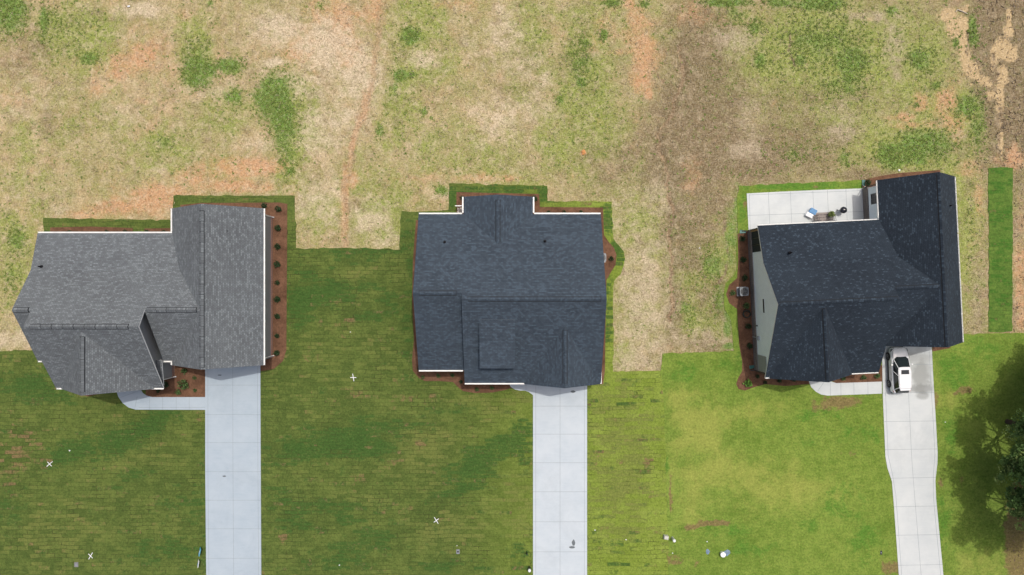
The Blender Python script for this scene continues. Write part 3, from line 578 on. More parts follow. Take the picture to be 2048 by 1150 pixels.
# ============================================================ house with the weathered grey roof (left)
def house_grey():
    off = (-34, 0); r = empty('house', (-34, 0, 0), 0, 'house with light weathered grey shingle roof, leftmost of the three houses', 'house', 'new houses in a row')
    rb, wb = MB(off), MB(off); E = 3.5; T = -.0
    low = [(5.17, E), (1.64, 4.43), (-2.02, 6.85), (-6.95, E)]; high = [(5.17, E), (1.64, 4.43), (-3.47, 7.81), (-9.53, E)]
    gable(rb, wb, 'x', -45.0, -43.26, low, (.35, 0)); gable(rb, wb, 'x', -43.26, -33.06, high, (.35, .7), (.35, .6)); gable(rb, wb, 'x', -33.06, -28.15, low, (.05, .05), (.35, .35))
    gable(rb, wb, 'y', -9.62, -4.0, [(-42.75, E), (-38.35, 7.5), (-33.95, E)], (.5, .3), (.5, .5))
    gable(rb, wb, 'y', -7.38, 7.52, [(-32.25, E), (-27.92, 6.95), (-23.56, E)], (.4, .4), (.4, .4))
    slab_roof(rb, [(-33.8, -6.85, 3.62), (-33.16, -6.85, 3.62), (-33.16, -9.3, 3.28), (-33.8, -9.3, 3.28)], .1)
    rb.build('roof', [ROOF_A, TRIM], r, merge=False); wb.build('wall', WALL_A, r, merge=False)
    fb = MB(off)
    for x0, x1, y0, y1 in ((-44.67, -43.0, -6.62, 4.84), (-42.93, -33.74, -8.95, 4.85), (-33.74, -32.0, -6.62, 4.84), (-31.87, -23.94, -7.0, 7.14)): fb.box(x0 - .02, x1 + .02, y0 - .02, y1 + .02, -.1, .42)
    fb.build('foundation', BRICK, r, merge=False)
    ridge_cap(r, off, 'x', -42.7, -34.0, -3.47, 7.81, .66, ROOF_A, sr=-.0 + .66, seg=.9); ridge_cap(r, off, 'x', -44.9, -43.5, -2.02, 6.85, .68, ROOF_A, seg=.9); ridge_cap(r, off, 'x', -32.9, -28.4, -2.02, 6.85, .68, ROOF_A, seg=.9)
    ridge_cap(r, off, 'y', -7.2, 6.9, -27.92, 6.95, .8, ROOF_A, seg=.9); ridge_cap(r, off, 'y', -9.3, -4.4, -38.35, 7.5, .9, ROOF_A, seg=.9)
    for p, q, o in (((-45.0, 5.17), (-32.3, 5.17), (0, 1)), ((-32.25, 5.3), (-32.25, 7.5), (-1, 0)), ((-23.56, -7.36), (-23.56, 7.5), (1, 0)), ((-43.24, -9.53), (-42.3, -9.53), (0, -1)), ((-35.6, -9.53), (-33.08, -9.53), (0, -1)),
                    ((-45.0, -6.95), (-43.4, -6.95), (0, -1)), ((-33.1, -6.95), (-32.3, -6.95), (0, -1)), ((-32.25, -7.36), (-32.25, -7.02), (-1, 0))): gutter(r, off, p, q, o, E)
    downspout(r, off, -23.86, 7.0, 3.4, (1, 0), kick=.12); downspout(r, off, -23.86, -6.8, 3.4, (1, 0), kick=.12); downspout(r, off, -33.66, -8.9, 3.3, (1, 0), kick=.15)
    vent(r, off, *W(81, 533, 4.5), 4.42); vent(r, off, *W(455, 462, 5.5), 5.2)
    garage_door(r, off, -30.9, -26.2, -7.0); door(r, off, -38.9, -9.13)
    window(r, off, (-36.4, -9.13), 1.2, 1.5, 1.0, 'y-', TRIM); window(r, off, (-41.3, -9.0), 1.2, 1.5, 1.0, 'y-', TRIM)
    for x in (-42, -39, -36): window(r, off, (x, 4.84), 1.2, 1.4, 1.1, 'y+', TRIM)
    window(r, off, (-28, 7.14), 1.2, 1.4, 1.1, 'y+', TRIM)
house_grey()

# ============================================================ house with the slate blue roof (middle)
def house_blue():
    off = (0, -1); r = empty('house', (0, -1, 0), 0, 'house with slate blue shingle roof and a raised square dormer, middle of the three houses', 'house', 'new houses in a row')
    rb, wb = MB(off), MB(off); E = 3.5
    gable(rb, wb, 'x', -8.86, -4.5, [(6.97, E), (-.49, 7.23), (-7.83, E)], (.35, .0)); gable(rb, wb, 'x', -4.5, 8.43, [(6.97, E), (-1.02, 7.495), (-9.06, E)], (.3, .35))
    gable(rb, wb, 'y', 3.6, 8.62, [(-4.6, E), (-1.3, 4.95), (1.99, E)], (.1, .35), (.35, .35)); gable(rb, wb, 'y', -9.16, -3.3, [(1.15, E), (4.83, 6.25), (8.38, E)], (.45, .2), (.35, .35))
    # shed dormer
    slab_roof(rb, [(-2.98, -2.9, 6.62), (.3, -2.9, 6.62), (.3, -7.45, 5.38), (-2.98, -7.45, 5.38)])
    rb.build('roof', [ROOF_B, TRIM], r, merge=False)
    wb.hull2([(-2.8, -3.3, 5.5), (-2.8, -3.3, 6.3), (-2.8, -7.25, 5.2), (-2.8, -7.25, 4.0)], [(.12, -3.3, 5.5), (.12, -3.3, 6.3), (.12, -7.25, 5.2), (.12, -7.25, 4.0)])
    wb.build('wall', WALL_B, r, merge=False)
    window(r, off, (-1.34, -7.25), 1.6, .4, 4.6, 'y-', TRIM)
    fb = MB(off)
    for x0, x1, y0, y1 in ((-8.51, -4.3, -7.48, 6.62), (-4.2, 8.08, -8.71, 6.62), (-4.25, 1.64, 6.62, 8.27)): fb.box(x0 - .02, x1 + .02, y0 - .02, y1 + .02, -.1, .42)
    fb.build('foundation', BRICK, r, merge=False)
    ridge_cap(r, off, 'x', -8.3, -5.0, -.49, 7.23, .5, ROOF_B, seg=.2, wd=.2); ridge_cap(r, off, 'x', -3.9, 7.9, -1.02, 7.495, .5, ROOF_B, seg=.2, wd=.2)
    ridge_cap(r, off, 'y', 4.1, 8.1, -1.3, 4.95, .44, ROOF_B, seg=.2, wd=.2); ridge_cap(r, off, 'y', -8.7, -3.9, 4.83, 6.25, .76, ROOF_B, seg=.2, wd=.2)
    for p, q, o in (((-8.84, 6.97), (-4.75, 6.97), (0, 1)), ((-4.6, 7.1), (-4.6, 8.6), (-1, 0)), ((1.99, 7.1), (1.99, 8.6), (1, 0)), ((2.12, 6.97), (8.41, 6.97), (0, 1)), ((-8.84, -7.83), (-4.65, -7.83), (0, -1)), ((-4.48, -9.06), (1.2, -9.06), (0, -1)), ((8.38, -9.14), (8.38, -7.5), (1, 0))): gutter(r, off, p, q, o, E)
    vent(r, off, *W(889, 484, 5), 4.95); vent(r, off, *W(1090, 482, 5), 4.95)
    garage_door(r, off, 2.4, 7.2, -8.71); door(r, off, .2, -8.76)
    for x, y in ((-6.7, -7.48), (-2.6, -8.71)): window(r, off, (x, y), 1.3, 1.5, 1.0, 'y-', TRIM)
    for x, y in ((-6.7, 6.62), (-2.6, 8.27), (0.2, 8.27), (5, 6.62)): window(r, off, (x, y), 1.2, 1.4, 1.1, 'y+', TRIM)
    window(r, off, (-8.51, 1), .9, 1.2, 1.2, 'x-', TRIM); window(r, off, (8.08, -3), .9, 1.2, 1.2, 'x+', TRIM)
    # back stoop: brick steps with a white rail
    st = MB(off); x0 = -5.45
    for i, (a, h) in enumerate(((0, .15), (.28, .3), (.56, .42))): st.box(x0 + a, -4.3, 7.25, 7.95, .0 if i == 0 else h - .15, h)
    st.build('stoop', BRICK, r, merge=False)
    ra = MB(off)
    for x in (-5.5, -5.2, -4.9, -4.62): ra.box(x, x + .05, 8.0, 8.05, .1, 1.15)
    ra.box(-5.58, -4.55, 7.98, 8.07, 1.15, 1.23); ra.build('railing', TRIM, r, merge=False)
house_blue()

# ============================================================ house with the charcoal roof (right), turned slightly
def house_dark():
    TH = R(2.8); off = (0, 0); r = empty('house', (30, 0, 0), TH, 'house with charcoal shingle roof and white gable wall beside the patio, rightmost of three', 'house', 'new houses in a row')
    c_, s_ = math.cos(TH), math.sin(TH)
    def L(px, py, z):
        X, Y = W(px, py, z); X -= 30; return (c_ * X + s_ * Y, -s_ * X + c_ * Y)
    rb, wb = MB(off), MB(off); E = 3.5
    main = [(6.2, E), (2.6, 4.5), (-1.2, 7.54), (-8.25, E)]; low = [(6.2, E), (2.6, 4.5), (-.3, 6.82), (-5.75, E)]
    gable(rb, wb, 'x', -6.4, 4.4, main, (.28, .35), (.35, .35)); gable(rb, wb, 'x', 4.4, 8.5, low, (-.2, .05))
    gable(rb, wb, 'y', -8.36, -1.45, [(-6.02, 3.6), (-2.18, 7.38), (1.84, E)], (.5, .2), (.4, .4))
    gable(rb, wb, 'y', -5.82, 9.95, [(5.12, E), (8.83, 7.0), (12.5, E)], (.4, .4), (.42, .4))
    rb.build('roof', [ROOF_C, TRIM], r, merge=False); wb.build('wall', WALL_C, r, merge=False)
    fb = MB(off)
    def band(x0, x1, y0, y1, z=1.0): fb.box(x0, x1, y0, y1, -.1, z)
    band(-6.2, 4.12, -7.98, 5.93); band(5.46, 12.18, -5.5, 9.63)
    fb.build('stone_base', STONE, r, merge=False)
    # screened rear porch and front porch end in the gable wall
    pb = MB(off); pb.box(-6.15, -6.0, 3.75, 5.75, 1.05, 3.35); pb.build('porch_screen', DARKIN, r)
    bm_ = MB(off); bm_.box(-6.22, -5.98, 5.76, 5.98, 1.0, 3.42); bm_.box(-6.22, -4.0, 5.86, 6.0, 3.1, 3.4); bm_.build('porch_beam', WOOD, r, merge=False)
    tr = MB(off)
    for y in (4.4, 5.05): tr.box(-6.19, -6.15, y, y + .05, 1.05, 3.35)
    tr.build('screen_post', BLACKM, r, merge=False)
    pn = MB(off); pn.box(-6.16, -6.0, -7.88, -6.3, 1.0, 3.3); pn.build('porch_panel', PANEL, r)
    wn_ = MB(off); wn_.box(-6.17, -6.08, -2.1, -.8, 3.2, 3.42); wn_.build('transom_window', GLASS, r)
    mt = MB(off); mt.box(-6.26, -6.1, -4.85, -4.45, 1.25, 1.8); mt.tube([(-6.2, -4.62, .1), (-6.2, -4.62, 1.25)], .035); mt.tube([(-6.3, -4.65, 1.6), (-6.27, -4.65, 1.6)], .12, 12)
    mt.build('electric_meter', plain('grey meter box', (.35, .38, .40, 1), .5, .5), r, merge=False)
    sp = MB(off); sp.box(-6.22, -6.1, -3.5, -3.4, 1.2, 1.45); sp.build('wall_lamp', BLACKM, r)
    window(r, off, (5.54, 8.35), .9, 1.35, 1.6, 'x-'); window(r, off, (8.8, 9.55), 1.4, 1.4, 1.1, 'y+'); window(r, off, (-.5, 5.85), 2.4, 1.9, .6, 'y+'); window(r, off, (3.2, 5.85), 1.2, 1.3, 1.1, 'y+')
    door(r, off, -.6, -7.95); window(r, off, (-3.4, -7.92), 1.4, 1.5, 1.1, 'y-'); window(r, off, (2.4, -7.92), 1.4, 1.5, 1.1, 'y-'); garage_door(r, off, 6.3, 11.3, -5.52)
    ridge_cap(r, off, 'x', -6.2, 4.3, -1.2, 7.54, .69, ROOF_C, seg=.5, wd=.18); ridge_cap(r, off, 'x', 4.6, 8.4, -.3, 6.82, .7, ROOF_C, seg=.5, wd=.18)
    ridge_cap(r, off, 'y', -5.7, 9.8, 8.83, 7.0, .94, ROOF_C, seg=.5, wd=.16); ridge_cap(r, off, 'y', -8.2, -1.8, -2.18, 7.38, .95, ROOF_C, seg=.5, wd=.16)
    for p, q, o in (((-6.38, 6.2), (4.97, 6.2), (0, 1)), ((5.12, 6.35), (5.12, 9.9), (-1, 0)), ((12.5, 4.6), (12.5, 9.9), (1, 0)), ((12.5, -5.8), (12.5, 4.5), (1, 0)), ((-6.38, -8.25), (-6.0, -8.25), (0, -1)), ((1.5, -8.25), (4.38, -8.25), (0, -1)), ((5.12, -5.8), (5.12, -5.45), (-1, 0))): gutter(r, off, p, q, o, E, .09)
    b2 = plain('dark bronze downspout', (.05, .045, .04, 1), .5, .4)
    downspout(r, off, -6.24, 5.98, 3.4, (0, 1), b2, .5, (-1, 0)); downspout(r, off, -6.24, -7.95, 3.4, (0, -1), b2, .35, (-1, 0)); downspout(r, off, 5.45, 9.66, 3.4, (-1, 0), b2, .35, (0, 1))
    vent(r, off, *L(1583, 505, 4.9), 4.6); vent(r, off, *L(1902, 411, 5.2), 4.9)
house_dark()

# ============================================================ plants
def leafmat(name, lo, hi):
    m = NM(name, .7, .3); oi = m.n('ShaderNodeTexCoord'); f = m.noise(m.vec(), 2.2, 5, .8); return m.color(m.mix(m.rng(f, .3, .7), lo, hi))
LF_D = leafmat('dark evergreen leaves', (.012, .03, .010, 1), (.035, .075, .022, 1)); LF_M = leafmat('mid green leaves', (.04, .08, .022, 1), (.10, .17, .05, 1)); LF_B = leafmat('bright green leaves', (.07, .18, .02, 1), (.15, .30, .05, 1))
LF_T1 = leafmat('tree leaves', (.06, .12, .03, 1), (.15, .25, .07, 1)); LF_T2 = leafmat('pale tree leaves', (.13, .20, .05, 1), (.27, .34, .11, 1))
LF_Y = leafmat('yellow green leaves', (.10, .15, .035, 1), (.22, .27, .08, 1))
STEM = plain('woody stem', (.09, .065, .045, 1), .9, .2)
def leaves(cent, rad, n, size, seed, squash=.8):
    g = np.random.default_rng(seed)
    d = g.normal(size=(n, 3)); d /= np.linalg.norm(d, axis=1)[:, None]
    rr = g.uniform(.35, 1.0, n) ** .6 * rad * (1 + .25 * np.sin(d[:, 0] * 5 + seed) * np.cos(d[:, 1] * 4 - seed))
    p = d * rr[:, None]; p[:, 2] *= squash; p += np.array(cent)
    u = g.normal(size=(n, 3)); u /= np.linalg.norm(u, axis=1)[:, None]; w2 = np.cross(u, g.normal(size=(n, 3))); w2 /= np.linalg.norm(w2, axis=1)[:, None]
    s = size * g.uniform(.6, 1.3, n)[:, None]
    q = np.stack([p - u * s, p + w2 * s * .6, p + u * s, p - w2 * s * .6], 1)
    return q.reshape(-1, 3)
def quadmesh(name, V, mat, parent=None):
    n = len(V) // 4; me = bpy.data.meshes.new(name); me.from_pydata(V.tolist(), [], np.arange(n * 4).reshape(n, 4).tolist()); return link(name, me, parent, [mat])
def shrub(x, y, rad, mat, label, group=None, seed=1, n=150, z=.05, name='shrub'):
    r = empty(name, (x, y, z), 0, label, 'shrub', group)
    quadmesh('foliage', np.concatenate([leaves((0, 0, rad * .8), rad, n, rad * .22, seed), leaves((rad * .3, -.2 * rad, rad * .6), rad * .7, n // 2, rad * .2, seed + 1)]), mat, r)
    b = MB(); b.tube([(0, 0, 0), (.02, .01, rad * .9)], [.025, .012], 6)
    for k in range(4): a = k * 1.6 + seed; b.tube([(0, 0, rad * .2), (math.cos(a) * rad * .6, math.sin(a) * rad * .6, rad * 1.0)], [.015, .006], 5)
    b.build('stem', STEM, r); return r
ORD = ['topmost', 'second', 'third', 'fourth', 'fifth', 'sixth', 'seventh', 'eighth', 'lowest']
for i, (px, py, rr) in enumerate([(558, 418, .32), (557, 456, .33), (556.5, 493, .32), (556, 528, .33), (556, 565, .25), (556, 598, .33), (556, 632, .30), (555.5, 671, .24), (555, 705, .30)]):
    shrub(*W(px, py), rr, LF_D, f'{ORD[i]} shrub {"" if i in (0, 8) else "from the top "}in the long mulch bed right of the grey roof', 'row of nine shrubs beside the grey roofed house', 10 + i)
sh = [((371, 741), .30, LF_M, 'dark green shrub tucked under the garage eave of the grey roof'), ((390.5, 755), .2, LF_M, 'small green shrub nearest the driveway top in the grey house front bed'), ((370, 767), .50, LF_M, 'largest leafy shrub in the middle of the grey house front bed'),
      ((358, 783), .3, LF_M, 'green shrub at the lower middle of the grey house front bed by the walkway'), ((391.5, 780), .2, LF_M, 'small green shrub in the lower right corner of the grey house front bed'), ((333, 768), .36, LF_D, 'shaded shrub below the downspout in the grey house front bed'), ((318, 781), .2, LF_D, 'small shaded shrub beside the walkway bend of the grey roofed house'),
      ((530, 412), .28, LF_D, 'dark shrub at the back right corner of the grey roofed house')]
for i, x in enumerate((141, 216, 252, 295, 329)): sh.append(((x, 464), .24, LF_D, f'{["leftmost", "second from left", "third from left", "second from right", "rightmost"][i]} of the five shrubs along the back of the grey roof'))
for i, (x, y) in enumerate(((846, 754), (877, 751), (905, 750), (922, 763), (954, 778), (984, 775))): sh.append(((x, y), .22, LF_M if i != 3 else LF_D, f'{["leftmost", "second from left", "third from left", "third from right", "second from right", "rightmost"][i]} of the six little shrubs in front of the blue roof'))
sh += [((839, 735), .22, LF_D, 'dark shrub at the front left corner of the slate blue roofed house'), ((924, 396), .24, LF_D, 'dark shrub left of the back wing of the slate blue roofed house'), ((1069, 397), .3, LF_D, 'dark shrub right of the back wing of the slate blue roofed house')]
for i, x in enumerate((1097, 1128, 1162)): sh.append(((x, 424), .2, LF_D, f'{["left", "middle", "right"][i]} one of three low shrubs behind the blue roof'))
sh += [((1222, 517), .26, LF_D, 'single dark round shrub in the rounded bed right of the slate blue roofed house'), ((1494, 765), .42, LF_B, 'bright green shrub in the mulch corner front left of the charcoal roof'), ((1463.5, 585), .3, LF_M, 'green shrub in the mulch bulge left of the air conditioner'),
       ((1490, 611), .34, LF_M, 'shaded shrub between the air conditioner and the coiled hose'), ((1733, 366), .34, LF_D, 'shrub in the mulch at the top end of the white patio wall')]
for i, (x, y) in enumerate(((1483, 477), (1485, 519), (1488, 555), (1494.5, 652), (1497, 691))): sh.append(((x, y), .32, LF_D, ['topmost shaded shrub left of the charcoal roof, nearest the patio', 'second shaded shrub from the top, left of the charcoal roof', 'shaded shrub just above the air conditioner', 'shaded shrub just below the coiled hose', 'shaded shrub near the electric meter of the charcoal roofed house'][i]))
for i, (x, y) in enumerate(((1514, 752), (1529, 764), (1557, 761), (1586, 759))): sh.append(((x, y), .22, LF_D, f'{["leftmost", "second from left", "second from right", "rightmost"][i]} of the four small shrubs under the charcoal front eave'))
for i, (x, y) in enumerate(((1684, 755), (1725, 754), (1752, 751))): sh.append(((x, y), .26, LF_M, f'{["left", "middle", "right"][i]} one of the three shrubs between right walkway and charcoal roof'))
for i, ((x, y), rr, mt_, lb) in enumerate(sh): shrub(*W(x, y), rr, mt_, lb, 'foundation shrubs', 40 + i, 110)

def tree(x, y, h, cr, cz, seed, label):
    g = random.Random(seed); r = empty('tree', (x, y, 0), 0, label, 'tree', 'trees at the right edge')
    t = MB(); tips = []
    t.tube([(0, 0, -.2), (.1, .05, h * .25), (-.05, .1, h * .5), (.1, 0, h * .85)], [.26, .19, .13, .04], 10)
    br = []
    for k in range(16):
        a = k * 2.4 + g.uniform(-.4, .4); z0 = h * g.uniform(.25, .7); L_ = cr * g.uniform(.6, 1.0)
        e = (math.cos(a) * L_, math.sin(a) * L_, z0 + h * g.uniform(.08, .28)); mid_ = (e[0] * .5, e[1] * .5, z0 + (e[2] - z0) * .35)
        t.tube([(0, 0, z0), mid_, e], [.08, .05, .015], 6); br.append((mid_, e))
        for q in range(3):
            a2 = a + g.uniform(-.9, .9); l2 = L_ * g.uniform(.25, .5); e2 = (mid_[0] + math.cos(a2) * l2, mid_[1] + math.sin(a2) * l2, mid_[2] + g.uniform(.2, 1.2)); t.tube([mid_, e2], [.03, .01], 5); br.append((mid_, e2))
    t.build('trunk', STEM, r, merge=False)
    for mat_, k0, nm in ((LF_T1, 0, 'crown'), (LF_T2, 1, 'crown')):
        V = []
        for i, (m_, e) in enumerate(br):
            for q in range(5 if k0 == 0 else 3):
                f = g.uniform(.4, 1.12); c = tuple(m_[j] + (e[j] - m_[j]) * f + g.uniform(-.75, .75) for j in range(3))
                V.append(leaves(c, g.uniform(.25, .8), 120 if k0 == 0 else 60, .12, seed * 100 + i * 3 + q, .6))
        quadmesh(nm, np.concatenate(V), mat_, r)
tree(49.5, -13.4, 13.0, 5.2, 7, 3, 'green leafy tree at the right edge beside the driveway, its crown in view')
tree(50.4, -20.2, 12.5, 5.2, 7, 5, 'dark leafy tree below the other one at the right edge over bare leaf litter')
tree(55.5, -14.5, 12.0, 4.5, 7, 8, 'leafy tree furthest right, standing behind the two at the right edge')
tree(52.0, -8.2, 8.5, 3.0, 6, 11, 'smaller green tree above the others at the right edge')

# ============================================================ things beside the houses
def ac_unit(x, y, rz, label):
    r = empty('air_conditioner', (x, y, .06), rz, label, 'air conditioner', 'air conditioner condensers')
    p = MB(); p.box(-.45, .45, -.45, .45, 0, .08); p.build('base_pad', CON_C, r)
    b = MB(); prev = None; c = .09
    poly = [(-.42 + c, -.42), (.42 - c, -.42), (.42, -.42 + c), (.42, .42 - c), (.42 - c, .42), (-.42 + c, .42), (-.42, .42 - c), (-.42, -.42 + c)]
    m1 = plain('grey metal casing', (.17, .19, .21, 1), .45, .5); m2 = plain('dark coil', (.06, .065, .07, 1), .6, .4)
    for i in range(9): b.prism([(a * .985, d * .985) for a, d in poly], .1 + i * .085, .1 + i * .085 + .05)
    b.prism([(a * 1.02, d * 1.02) for a, d in poly], .865, .93); b.build('casing', m1, r, merge=False)
    q = MB(); q.prism([(a * .94, d * .94) for a, d in poly], .09, .865); q.build('coil', m2, r)
    f = MB(); f.lathe([(.0, .931), (.37, .931), (.37, .945), (.0, .945)], n=20); f.build('fan_opening', BLACKM, r)
    g = MB()
    for R_ in (.1, .18, .26, .34): g.tube([(R_ * math.cos(k * .2618), R_ * math.sin(k * .2618), .965) for k in range(25)], .007, 5, caps=False)
    for k in range(8): a = k * math.pi / 4; g.tube([(0, 0, .965), (.35 * math.cos(a), .35 * math.sin(a), .965)], .008, 5)
    g.build('fan_guard', plain('grey wire guard', (.2, .21, .22, 1), .4, .5), r, merge=False)
ac_unit(*W(1487.5, 583, .8), R(3), 'grey air conditioner in the shaded mulch left of the charcoal roofed house'); ac_unit(8.86, 2.95, 0, 'air conditioner mostly hidden under the right eave of the slate blue roofed house')
# coiled hose
hx, hy = W(1493, 628, .1); hb = MB()
pts = []
for k in range(150): a = k * .32; rr = .34 + .03 * math.sin(k * .05); pts.append((rr * math.cos(a) * 1.05, rr * math.sin(a), .03 + k * .0013))
pts += [(.3, .4, .15), (.0, .55, .05), (-.35, .3, .03)]
hb.tube(pts, .022, 6); ho = hb.build('garden_hose', plain('dark green rubber hose', (.01, .025, .022, 1), .4, .5)); ho.location = (hx, hy, .06); tag(ho, 'coiled dark garden hose on the mulch left of the charcoal roofed house', 'hose')
# splash blocks
def splash(px, py, rz, label):
    x, y = W(px, py); b = MB(); b.prism([(-.13, -.3), (.13, -.3), (.17, .3), (-.17, .3)], 0, .03)
    for s in (-1, 1): b.prism([(s * .13, -.3), (s * .105, -.3), (s * .14, .3), (s * .17, .3)], .03, .09)
    b.box(-.105, .105, -.3, -.27, .03, .09)
    o = b.build('splash_block', plain('teal green plastic', (.03, .14, .12, 1), .45, .5), merge=False); o.location = (x, y, .06); o.rotation_euler = (0, 0, rz); tag(o, label, 'splash block', 'green splash blocks')
splash(1485, 463.5, R(90), 'green splash block at the lower left corner of the patio'); splash(1504, 733.5, R(100), 'green splash block in the mulch at the front left corner of the charcoal roofed house'); splash(1726, 366, 0, 'green splash block at the top right corner of the patio')
# patio furniture
PZ = .08
def cooler(px, py, rz, body, lid, label, sx=.5, sy=.33, h=.42):
    x, y = W(px, py, .4); r = empty('cooler', (x, y, PZ), rz, label, 'cooler')
    b = MB(); b.prism([(-sx * .92, -sy * .92), (sx * .92, -sy * .92), (sx * .92, sy * .92), (-sx * .92, sy * .92)], 0, h); solve_bevel(b.build('body', body, r), .03)
    l = MB(); l.box(-sx, sx, -sy, sy, h, h + .07); l.box(-sx * .75, sx * .75, -sy * .6, sy * .6, h + .07, h + .085); solve_bevel(l.build('lid', lid, r), .02)
    hd = MB()
    for s in (-1, 1):
        hd = MB(); hd.tube([(s * sx * .93, -.13, h * .8), (s * (sx + .05), -.13, h * .7), (s * (sx + .05), .13, h * .7), (s * sx * .93, .13, h * .8)], .014, 6); hd.build('handle', TRIM, r, merge=False)
BLUE = plain('blue plastic', (.04, .20, .42, 1), .4, .5); WHP = plain('white plastic', (.78, .80, .82, 1), .35, .5, .02)
cooler(1625.5, 423, R(-28), BLUE, BLUE, 'blue cooler standing on the patio', .34, .26, .40); cooler(1619, 430, R(-28), WHP, WHP, 'white cooler beside the blue one on the patio', .34, .22, .34)
# striped outdoor rug
GW = NM('grey striped woven rug', .95, .1); sx_ = GW.n('ShaderNodeSeparateXYZ'); GW.put(sx_.inputs[0], GW.vec())
st_ = GW.rng(GW.math('PINGPONG', sx_.outputs[1], .14), .05, .09); bl_ = GW.noise(GW.vec(scale=(3, 9, 1)), 1.5, 3, .6)
GW = GW.color(GW.mix(GW.math('MULTIPLY', st_, GW.rng(bl_, .4, .55)), (.27, .24, .22, 1), (.12, .105, .10, 1)))
tx, ty = W(1646, 438); b = MB(); b.box(-.95, .95, -.85, .65, 0, .012); b.box(-1.0, -.95, -.84, .64, 0, .008); b.box(.95, 1.0, -.84, .64, 0, .008)
o = b.build('outdoor_rug', GW, merge=False); o.location = (tx, ty, .08); o.rotation_euler = (0, 0, R(3)); tag(o, 'grey striped outdoor rug on the patio under the two black chairs', 'rug')
def chair(px, py, rz, label):
    x, y = W(px, py, .6); r = empty('patio_chair', (x, y, PZ), rz, label, 'chair', 'black metal patio chairs')
    b = MB()
    for k in range(4): b.box(-.24, .24, -.22 + k * .12, -.22 + k * .12 + .07, .43, .45)
    b.build('seat', BLACKM, r, merge=False); b = MB()
    for s in (-.25, .25): b.tube([(s, -.24, .42), (s, -.31, .95)], .022, 6)
    for k in range(3): z = .56 + k * .14; b.box(-.24, .24, -.275 - k * .02, -.255 - k * .02, z, z + .05)
    b.build('backrest', BLACKM, r, merge=False)
    for s in (-.25, .25):
        for t in (-.24, .24): b = MB(); b.tube([(s, t, 0), (s, t, .44)], .02, 6); b.build('leg', BLACKM, r)
        b = MB(); b.tube([(s, -.28, .68), (s, .22, .66), (s, .24, .44)], .02, 6); b.build('armrest', BLACKM, r)
PZ += .014
chair(1632, 436.5, R(12), 'black slatted chair on the left side of the grey rug'); chair(1665, 437, R(10), 'black slatted chair on the right side of the grey rug below the potted plant')
PZ -= .014
px_, py_ = W(1663.5, 428, .5); r = empty('potted_plant', (px_, py_, .096), 0, 'round green potted plant above the right chair on the patio rug', 'plant')
b = MB(); b.lathe([(.13, 0), (.19, .26), (.20, .28), (.17, .28), (.16, .22)], n=14); b.build('pot', BLACKM, r)
quadmesh('foliage', leaves((0, 0, .42), .32, 300, .06, 77), LF_Y, r)
# kettle grill
gx, gy = W(1687.5, 420, .9); r = empty('kettle_grill', (gx, gy, PZ), R(15), 'black round kettle grill on the patio', 'grill')
KM = NM('glossy black enamel', .12, .6).color((.012, .014, .02, 1)); b = MB()
b.lathe([(.06, .52), (.22, .56), (.31, .66), (.33, .76)], n=24); b.build('bowl', KM, r, smooth=True); b = MB()
b.lathe([(.335, .765), (.31, .88), (.21, .98), (.07, 1.02), (.01, 1.025)], n=24); b.build('lid', KM, r, smooth=True)
b = MB(); b.tube([(-.06, 0, 1.01), (-.06, 0, 1.06), (.06, 0, 1.06), (.06, 0, 1.01)], .014, 6); b.build('handle', plain('bare wood handle', (.5, .45, .38, 1), .5, .4), r)
for k in range(3): a = k * 2.094 + .5; b = MB(); b.tube([(.12 * math.cos(a), .12 * math.sin(a), .58), (.3 * math.cos(a), .3 * math.sin(a), 0)], .013, 6); b.build('leg', plain('grey aluminium leg', (.4, .4, .4, 1), .4, .5), r)
b = MB(); b.lathe([(.16, .28), (.17, .29), (.01, .27)], n=16); b.build('ash_catcher', plain('aluminium pan', (.5, .5, .5, 1), .35, .6), r)
b = MB()
for a in (.5, 2.594):
    cx_, cy_ = .3 * math.cos(a), .3 * math.sin(a); b.tube([(cx_ - .02, cy_, .07), (cx_ + .02, cy_, .07)], .07, 12)
b.build('wheel', BLACKM, r, merge=False)

